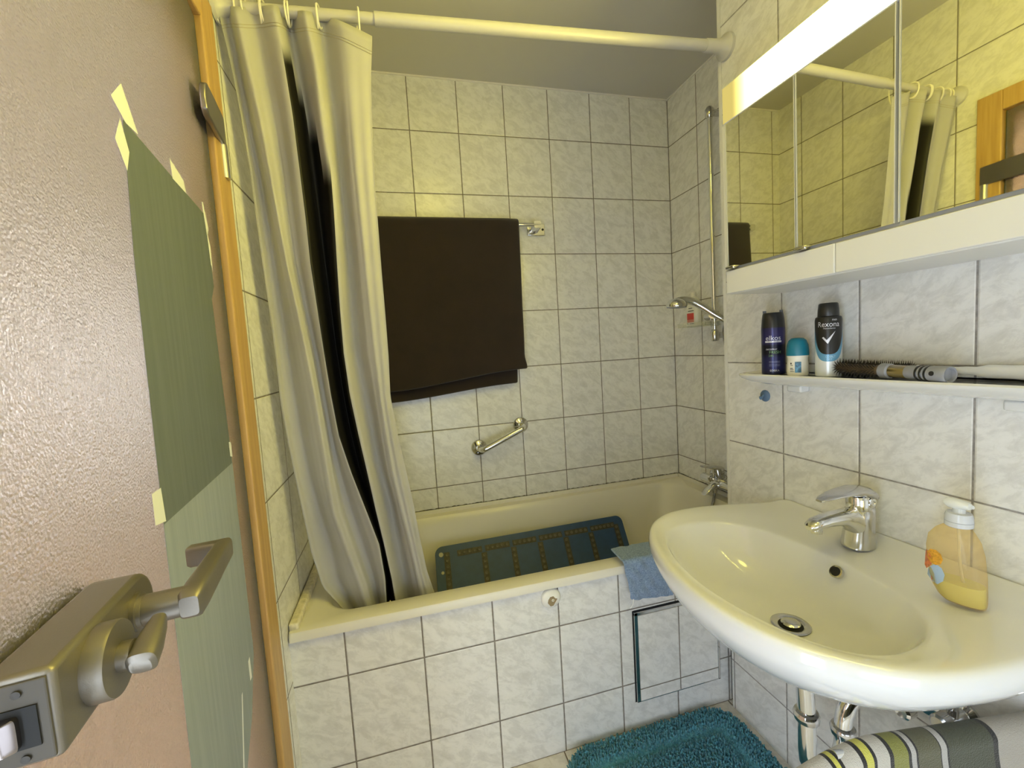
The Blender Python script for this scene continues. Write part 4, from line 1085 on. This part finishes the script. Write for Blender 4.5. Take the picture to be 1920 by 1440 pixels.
while y < RY1:
    x = RX0
    while x < RX1:
        X, Yy = x + random.uniform(-.0025, .0025), y + random.uniform(-.0025, .0025)
        d = rug_h(X, Yy)
        if d > .002:
            h = rug_z(d) + random.uniform(-.003, .004); lean = random.uniform(0, 2 * pi); lr = random.uniform(.002, .007)
            edge = sm((.015 - d) / .015)
            tx, ty = X + lr * cos(lean), Yy + lr * sin(lean)
            if d < .015:
                tx += (X - (RX0 + RX1) / 2) / .3 * .004 * edge; ty += (Yy - (RY0 + RY1) / 2) / .36 * .004 * edge
            w = .0032; a0 = random.uniform(0, 2 * pi)
            base = [Vector((X + w * cos(a0 + k * 2.094), Yy + w * sin(a0 + k * 2.094), .002)) for k in range(3)]
            top = [Vector((tx + w * .75 * cos(a0 + k * 2.094 + .5), ty + w * .75 * sin(a0 + k * 2.094 + .5), h + .006)) for k in range(3)]
            tip = Vector((tx, ty, h + .008))
            b.add(base + top + [tip], [(0, 1, 4, 3), (1, 2, 5, 4), (2, 0, 3, 5), (3, 4, 6), (4, 5, 6), (5, 3, 6)])
        x += st
    y += st
pl = b.build('pile', M_rug, rg, smooth=True, fixn=False); pl['kind'] = 'stuff'

# ------------------------------------------------------------------ glass door, ajar
ANG = radians(7.5)
LO = Vector((-1.657, -.87, 0)); LN = Vector((cos(ANG), sin(ANG), 0)); LE = Vector((sin(ANG), -cos(ANG), 0))
def LP(s, off, z): return LO + LE * s + LN * off + Vector((0, 0, z))
LW = .709
def glass_mat():
    t = NT('pebbled_glass')
    vo = t.n('ShaderNodeTexVoronoi', feature='SMOOTH_F1'); vo.inputs['Scale'].default_value = 400; t.l(t.obj(), vo.inputs['Vector'])
    n = t.noise(t.obj(), 500, 2, .6)
    h = t.math('ADD', vo.outputs['Distance'], t.math('MULTIPLY', n, .6))
    bp = t.bump(h, .95, .003)
    rf_ = t.n('ShaderNodeBsdfRefraction'); rf_.inputs[0].default_value = (.96, .94, .93, 1); rf_.inputs['Roughness'].default_value = .55; rf_.inputs['IOR'].default_value = 1.22; t.l(bp, rf_.inputs['Normal'])
    gl = t.n('ShaderNodeBsdfGlossy'); gl.inputs['Roughness'].default_value = .36; t.l(bp, gl.inputs['Normal'])
    df = t.n('ShaderNodeBsdfDiffuse'); df.inputs[0].default_value = (.60, .55, .53, 1); t.l(bp, df.inputs['Normal'])
    fr = t.n('ShaderNodeFresnel'); fr.inputs[0].default_value = 1.45; t.l(bp, fr.inputs['Normal'])
    m0 = t.n('ShaderNodeMixShader'); m0.inputs[0].default_value = .13; t.l(rf_.outputs[0], m0.inputs[1]); t.l(df.outputs[0], m0.inputs[2])
    m1 = t.n('ShaderNodeMixShader'); t.l(t.math('MULTIPLY', fr.outputs[0], .6), m1.inputs[0]); t.l(m0.outputs[0], m1.inputs[1]); t.l(gl.outputs[0], m1.inputs[2])
    t.l(m1.outputs[0], t.out.inputs[0]); return t.mat
door = empty('door_1', LP(0, 0, .005), 'pebbled glass bathroom door standing ajar at the left', 'door', kind='structure')
b = MB(); b.prism([LP(0, 0, .01), LP(LW, 0, .01), LP(LW, 0, 1.93), LP(0, 0, 1.93)], LN * -.008)
b.build('glass_pane', glass_mat(), door, smooth=False)
b = MB(); b.prism([LP(LW - .001, .0003, .01), LP(LW + .0006, .0003, .01), LP(LW + .0006, .0003, 1.93), LP(LW - .001, .0003, 1.93)], LN * -.0086); b.build('glass_edge', M_glass_edge, door, smooth=False)
b = MB(); b.prism([LP(-.0006, .0003, .01), LP(.001, .0003, .01), LP(.001, .0003, 1.93), LP(-.0006, .0003, 1.93)], LN * -.0086); b.build('glass_edge', M_glass_edge, door, smooth=False)
# lock case: round toward the hinge, square at the latch
LZ = 1.060; LH = .0275
def lock_poly(off, grow=0):
    P = [LP(LW + .006, off, LZ - LH - grow), LP(LW + .006, off, LZ + LH + grow)]
    for k in range(13):
        a = pi / 2 + pi * k / 12
        P.append(LP(.603 + (LH + grow) * cos(a), off, LZ + (LH + grow) * sin(a)))
    return P
b = MB(); b.prism(lock_poly(.0), LN * .034); lk = b.build('lock_case', M_nickel, door, bevel=.004, seg=3)
b = MB(); b.prism(lock_poly(-.008), LN * -.028); b.build('lock_case', M_nickel, door, bevel=.004, seg=3)
b = MB(); b.prism([LP(LW + .0062, .0315, LZ - .024), LP(LW + .0062, .0315, LZ + .024), LP(LW + .0062, -.024, LZ + .024), LP(LW + .0062, -.024, LZ - .024)], LE * .0018); fpz = b.build('face_plate', simple('plate_nickel', (.085, .075, .062, 1), .65, .3), lk, smooth=False, bevel=.001)
b = MB(); b.prism([LP(LW + .0078, .0265, LZ - .014), LP(LW + .0078, .0265, LZ + .010), LP(LW + .0078, .008, LZ + .010), LP(LW + .0078, .008, LZ - .014)], LE * .0012); b.build('latch_opening', M_dark, lk, smooth=False)
b = MB(); b.loft([(LP(LW + .006, .0145, LZ - .003), LN * .0045, Vector((0, 0, .0095))), (LP(LW + .012, .0145, LZ - .003), LN * .0042, Vector((0, 0, .0095))), (LP(LW + .015, .0125, LZ - .003), LN * .002, Vector((0, 0, .009)))], 20, p=6); b.build('latch_bolt', simple('bolt_steel', (.30, .26, .245, 1), .25, 1), lk)
for z in (LZ + .018, LZ - .020):
    b = MB(); b.lathe(LP(LW + .0082, .019, z), [(.0022, 0), (.0022, .001), (.001, .0012)], LE, 12); b.build('screw', simple('screw_dark', (.05, .045, .04, 1), .5, .5), lk)
# lever handle
hsn = LP(.612, .034, LZ + .002)
b = MB()
b.lathe(hsn, [(.0145, 0), (.0145, .003), (.0128, .0034), (.0125, .006), (.0118, .0062), (.0118, .036)], LN, 28)
g0 = hsn + LN * .034
def GR(s, off, wn, wz): return (g0 - LE * s + LN * off, LN * wn, Vector((0, 0, wz)))
b.loft([GR(-.0125, .004, .0065, .008), GR(-.008, .004, .0085, .0115), GR(.01, .004, .0088, .012), GR(.06, .004, .0080, .011), GR(.104, .004, .0075, .0105), GR(.108, .004, .006, .0095)], 28, p=5)
b.loft([(g0 - LE * .100 + LN * .002, LE * .0075, Vector((0, 0, .0105))), (g0 - LE * .100 - LN * .024, LE * .0070, Vector((0, 0, .0105))), (g0 - LE * .100 - LN * .027, LE * .0055, Vector((0, 0, .009)))], 24, p=5)
b.build('lever_handle', M_nickel, lk)
# thumb turn with rosette
tc = LP(.671, .034, LZ + .000)
b = MB(); b.lathe(tc, [(.0245, 0), (.0245, .010), (.0238, .0115), (.012, .012)], LN, 40); b.build('rosette', M_nickel, lk)
b = MB(); b.lathe(tc, [(.0095, .012), (.0095, .019)], LN, 24)
tdir = (-LE * .95 + Vector((0, 0, .3))).normalized(); tz = tdir.cross(LN).normalized()
tb = tc + LN * .026
b.loft([(tb - tdir * .0125, LN * .006, tz * .0055), (tb - tdir * .010, LN * .0085, tz * .0085), (tb + tdir * .004, LN * .0082, tz * .0085), (tb + tdir * .018, LN * .0065, tz * .0060), (tb + tdir * .027, LN * .0045, tz * .0050)], 24, p=3)
b.build('thumb_turn', M_nickel, lk)
# hinges: clamping plate on the glass, pin on the casing
for hz in (1.742, .26):
    b = MB()
    pl_ = [(-.055, .030), (.02, .031), (.070, .029), (.084, .020), (.092, -.004), (.090, -.026), (.078, -.034), (.02, -.033), (-.055, -.031)]
    b.prism([LP(s, .012, hz + z) for s, z in pl_], LN * .011); hg = b.build('hinge_plate', simple('hinge_steel', (.30, .28, .26, 1), .33, .95) if hz > 1 else M_nickel, door, bevel=.003, seg=3)
    b = MB(); b.tube([LP(-.045, .014, hz - .098), LP(-.045, .014, hz - .030)], .0115, 20); b.build('hinge_pin', M_steel, hg)
    b = MB(); b.prism([LP(.01, -.008, hz - .03), LP(.085, -.008, hz - .03), LP(.085, -.008, hz + .03), LP(.01, -.008, hz + .03)], LN * -.008); b.build('clamp_plate', M_nickel, hg, smooth=False)

# green film sheets taped to the glass
def film_mat(name, c1, c2, tr, alpha):
    t = NT(name)
    sc = t.n('ShaderNodeVectorMath', operation='MULTIPLY'); t.l(t.obj(), sc.inputs[0]); sc.inputs[1].default_value = (30, 30, 1.5)
    f = t.noise(sc.outputs[0], 3, 4, .6)
    c = t.ramp(f, [(.35, c1), (.65, c2)])
    d = t.n('ShaderNodeBsdfDiffuse'); t.l(c, d.inputs[0])
    tl = t.n('ShaderNodeBsdfTranslucent'); t.l(c, tl.inputs[0])
    m1 = t.n('ShaderNodeMixShader'); m1.inputs[0].default_value = tr; t.l(d.outputs[0], m1.inputs[1]); t.l(tl.outputs[0], m1.inputs[2])
    tp_ = t.n('ShaderNodeBsdfTransparent'); tp_.inputs[0].default_value = (.8, .9, .8, 1)
    m2 = t.n('ShaderNodeMixShader'); m2.inputs[0].default_value = alpha; t.l(tp_.outputs[0], m2.inputs[1]); t.l(m1.outputs[0], m2.inputs[2])
    t.l(m2.outputs[0], t.out.inputs[0]); return t.mat
def sheet(name, poly, mat, label, off, tapes):
    o = empty(name, LP(poly[0][0], off, poly[0][1]), label, 'paper sheet', 'green sheets taped to the glass door')
    b = MB(); b.prism([LP(s, off, z) for s, z in poly], LN * .0003); b.build('paper', mat, o, smooth=False)
    for t_ in tapes:
        b = MB(); b.prism([LP(s, off + .0005, z) for s, z in t_], LN * .0002); b.build('tape', M_tape, o, smooth=False)
    return o
sheet('green_sheet', [(.411, 1.533), (.088, 1.527), (.088, 1.40), (.112, 1.375), (.100, 1.074), (.440, 1.078), (.428, 1.38)], film_mat('film_dark', (.215, .245, .255, 1), (.24, .27, .28, 1), .4, .9), 'dark green sheet taped to the upper part of the glass door', .0008,
      [[(.437, 1.545), (.405, 1.575), (.372, 1.535), (.405, 1.532)], [(.420, 1.53), (.440, 1.50), (.418, 1.475), (.406, 1.50)], [(.262, 1.555), (.205, 1.545), (.198, 1.528), (.258, 1.528)], [(.108, 1.545), (.100, 1.548), (.080, 1.505), (.096, 1.49)], [(.096, 1.500), (.082, 1.475), (.084, 1.43), (.092, 1.44)],
       [(.110, 1.115), (.095, 1.112), (.095, 1.085), (.110, 1.088)], [(.463, 1.120), (.437, 1.12), (.434, 1.080), (.463, 1.085)]])
sheet('green_sheet', [(.440, 1.078), (.098, 1.074), (.100, .70), (.165, .62), (.28, .55), (.456, .55), (.444, .94)], film_mat('film_pale', (.41, .46, .50, 1), (.46, .51, .55, 1), .4, .82), 'pale green streaky sheet on the lower part of the glass door beside the lever', .0006,
      [[(.150, .715), (.136, .715), (.136, .675), (.150, .678)], [(.215, .70), (.208, .70), (.262, .56), (.270, .56)]])

# ------------------------------------------------------------------ lights
def area(name, loc, rot, sx, sy, energy, col, spread=pi):
    L = bpy.data.lights.new(name, 'AREA'); L.shape = 'RECTANGLE'; L.size = sx; L.size_y = sy; L.energy = energy; L.color = col; L.spread = spread
    o = link(bpy.data.objects.new(name, L)); o.location = loc; o.rotation_euler = rot; return o
# unseen ceiling lamp, added to bring yellow light to the back wall
CLX, CLY = -1.0, -1.45
cl = empty('added_ceiling_lamp', (CLX, CLY, H_CEIL), 'unseen round ceiling lamp added to light the bathroom', 'lamp')
b = MB(); b.lathe((CLX, CLY, H_CEIL), [(.15, 0), (.15, .03), (.13, .06), (.08, .08), (.001, .085)], (0, 0, -1), 36); b.build('glass_bowl', emit('fill_bowl', (1, .87, .14, 1), CEIL), cl)
# unseen hall lamp, added to light the door glass from behind
hl = empty('added_ceiling_lamp', (-2.3, -1.9, 2.4), 'unseen ceiling lamp added to light the hall behind the glass door', 'lamp')
b = MB(); b.lathe((-2.3, -1.9, 2.4), [(.14, 0), (.14, .03), (.10, .06), (.001, .075)], (0, 0, -1), 28); b.build('glass_bowl', emit('hall_fill_bowl', (1, .95, .92, 1), HLAMP), hl)

w = bpy.data.worlds.new('World'); SC.world = w; w.use_nodes = True
w.node_tree.nodes['Background'].inputs[0].default_value = (.5, .55, .6, 1); w.node_tree.nodes['Background'].inputs[1].default_value = WORLD

# ------------------------------------------------------------------ camera
cam = bpy.data.cameras.new('camera'); co = link(bpy.data.objects.new('camera', cam))
cam.sensor_fit = 'HORIZONTAL'; cam.sensor_width = 36; cam.lens = 804.269 / 1920 * 36; cam.clip_start = .01
r = Vector((0.96546998, -0.25315769, -0.06147269)); u = Vector((0.07893308, 0.0593918, 0.99510913)); f = Vector((0.24826856, 0.96560023, -0.07732351))
M = Matrix.Identity(4)
for i in range(3):
    M[i][0] = r[i]; M[i][1] = u[i]; M[i][2] = -f[i]
M[0][3], M[1][3], M[2][3] = CAM
co.matrix_world = M
SC.camera = co
SC.view_settings.view_transform = 'Standard'; SC.view_settings.look = 'None'; SC.view_settings.exposure = -0.2; SC.view_settings.gamma = 1.0; SC.view_settings.use_curve_mapping = False
SC.cycles.use_denoising = True
SC.cycles.max_bounces = 10; SC.cycles.diffuse_bounces = 6; SC.cycles.glossy_bounces = 6; SC.cycles.transmission_bounces = 8; SC.cycles.transparent_max_bounces = 12
SC.cycles.sample_clamp_indirect = 6.0; SC.cycles.caustics_reflective = False; SC.cycles.caustics_refractive = True; SC.cycles.blur_glossy = 1.0
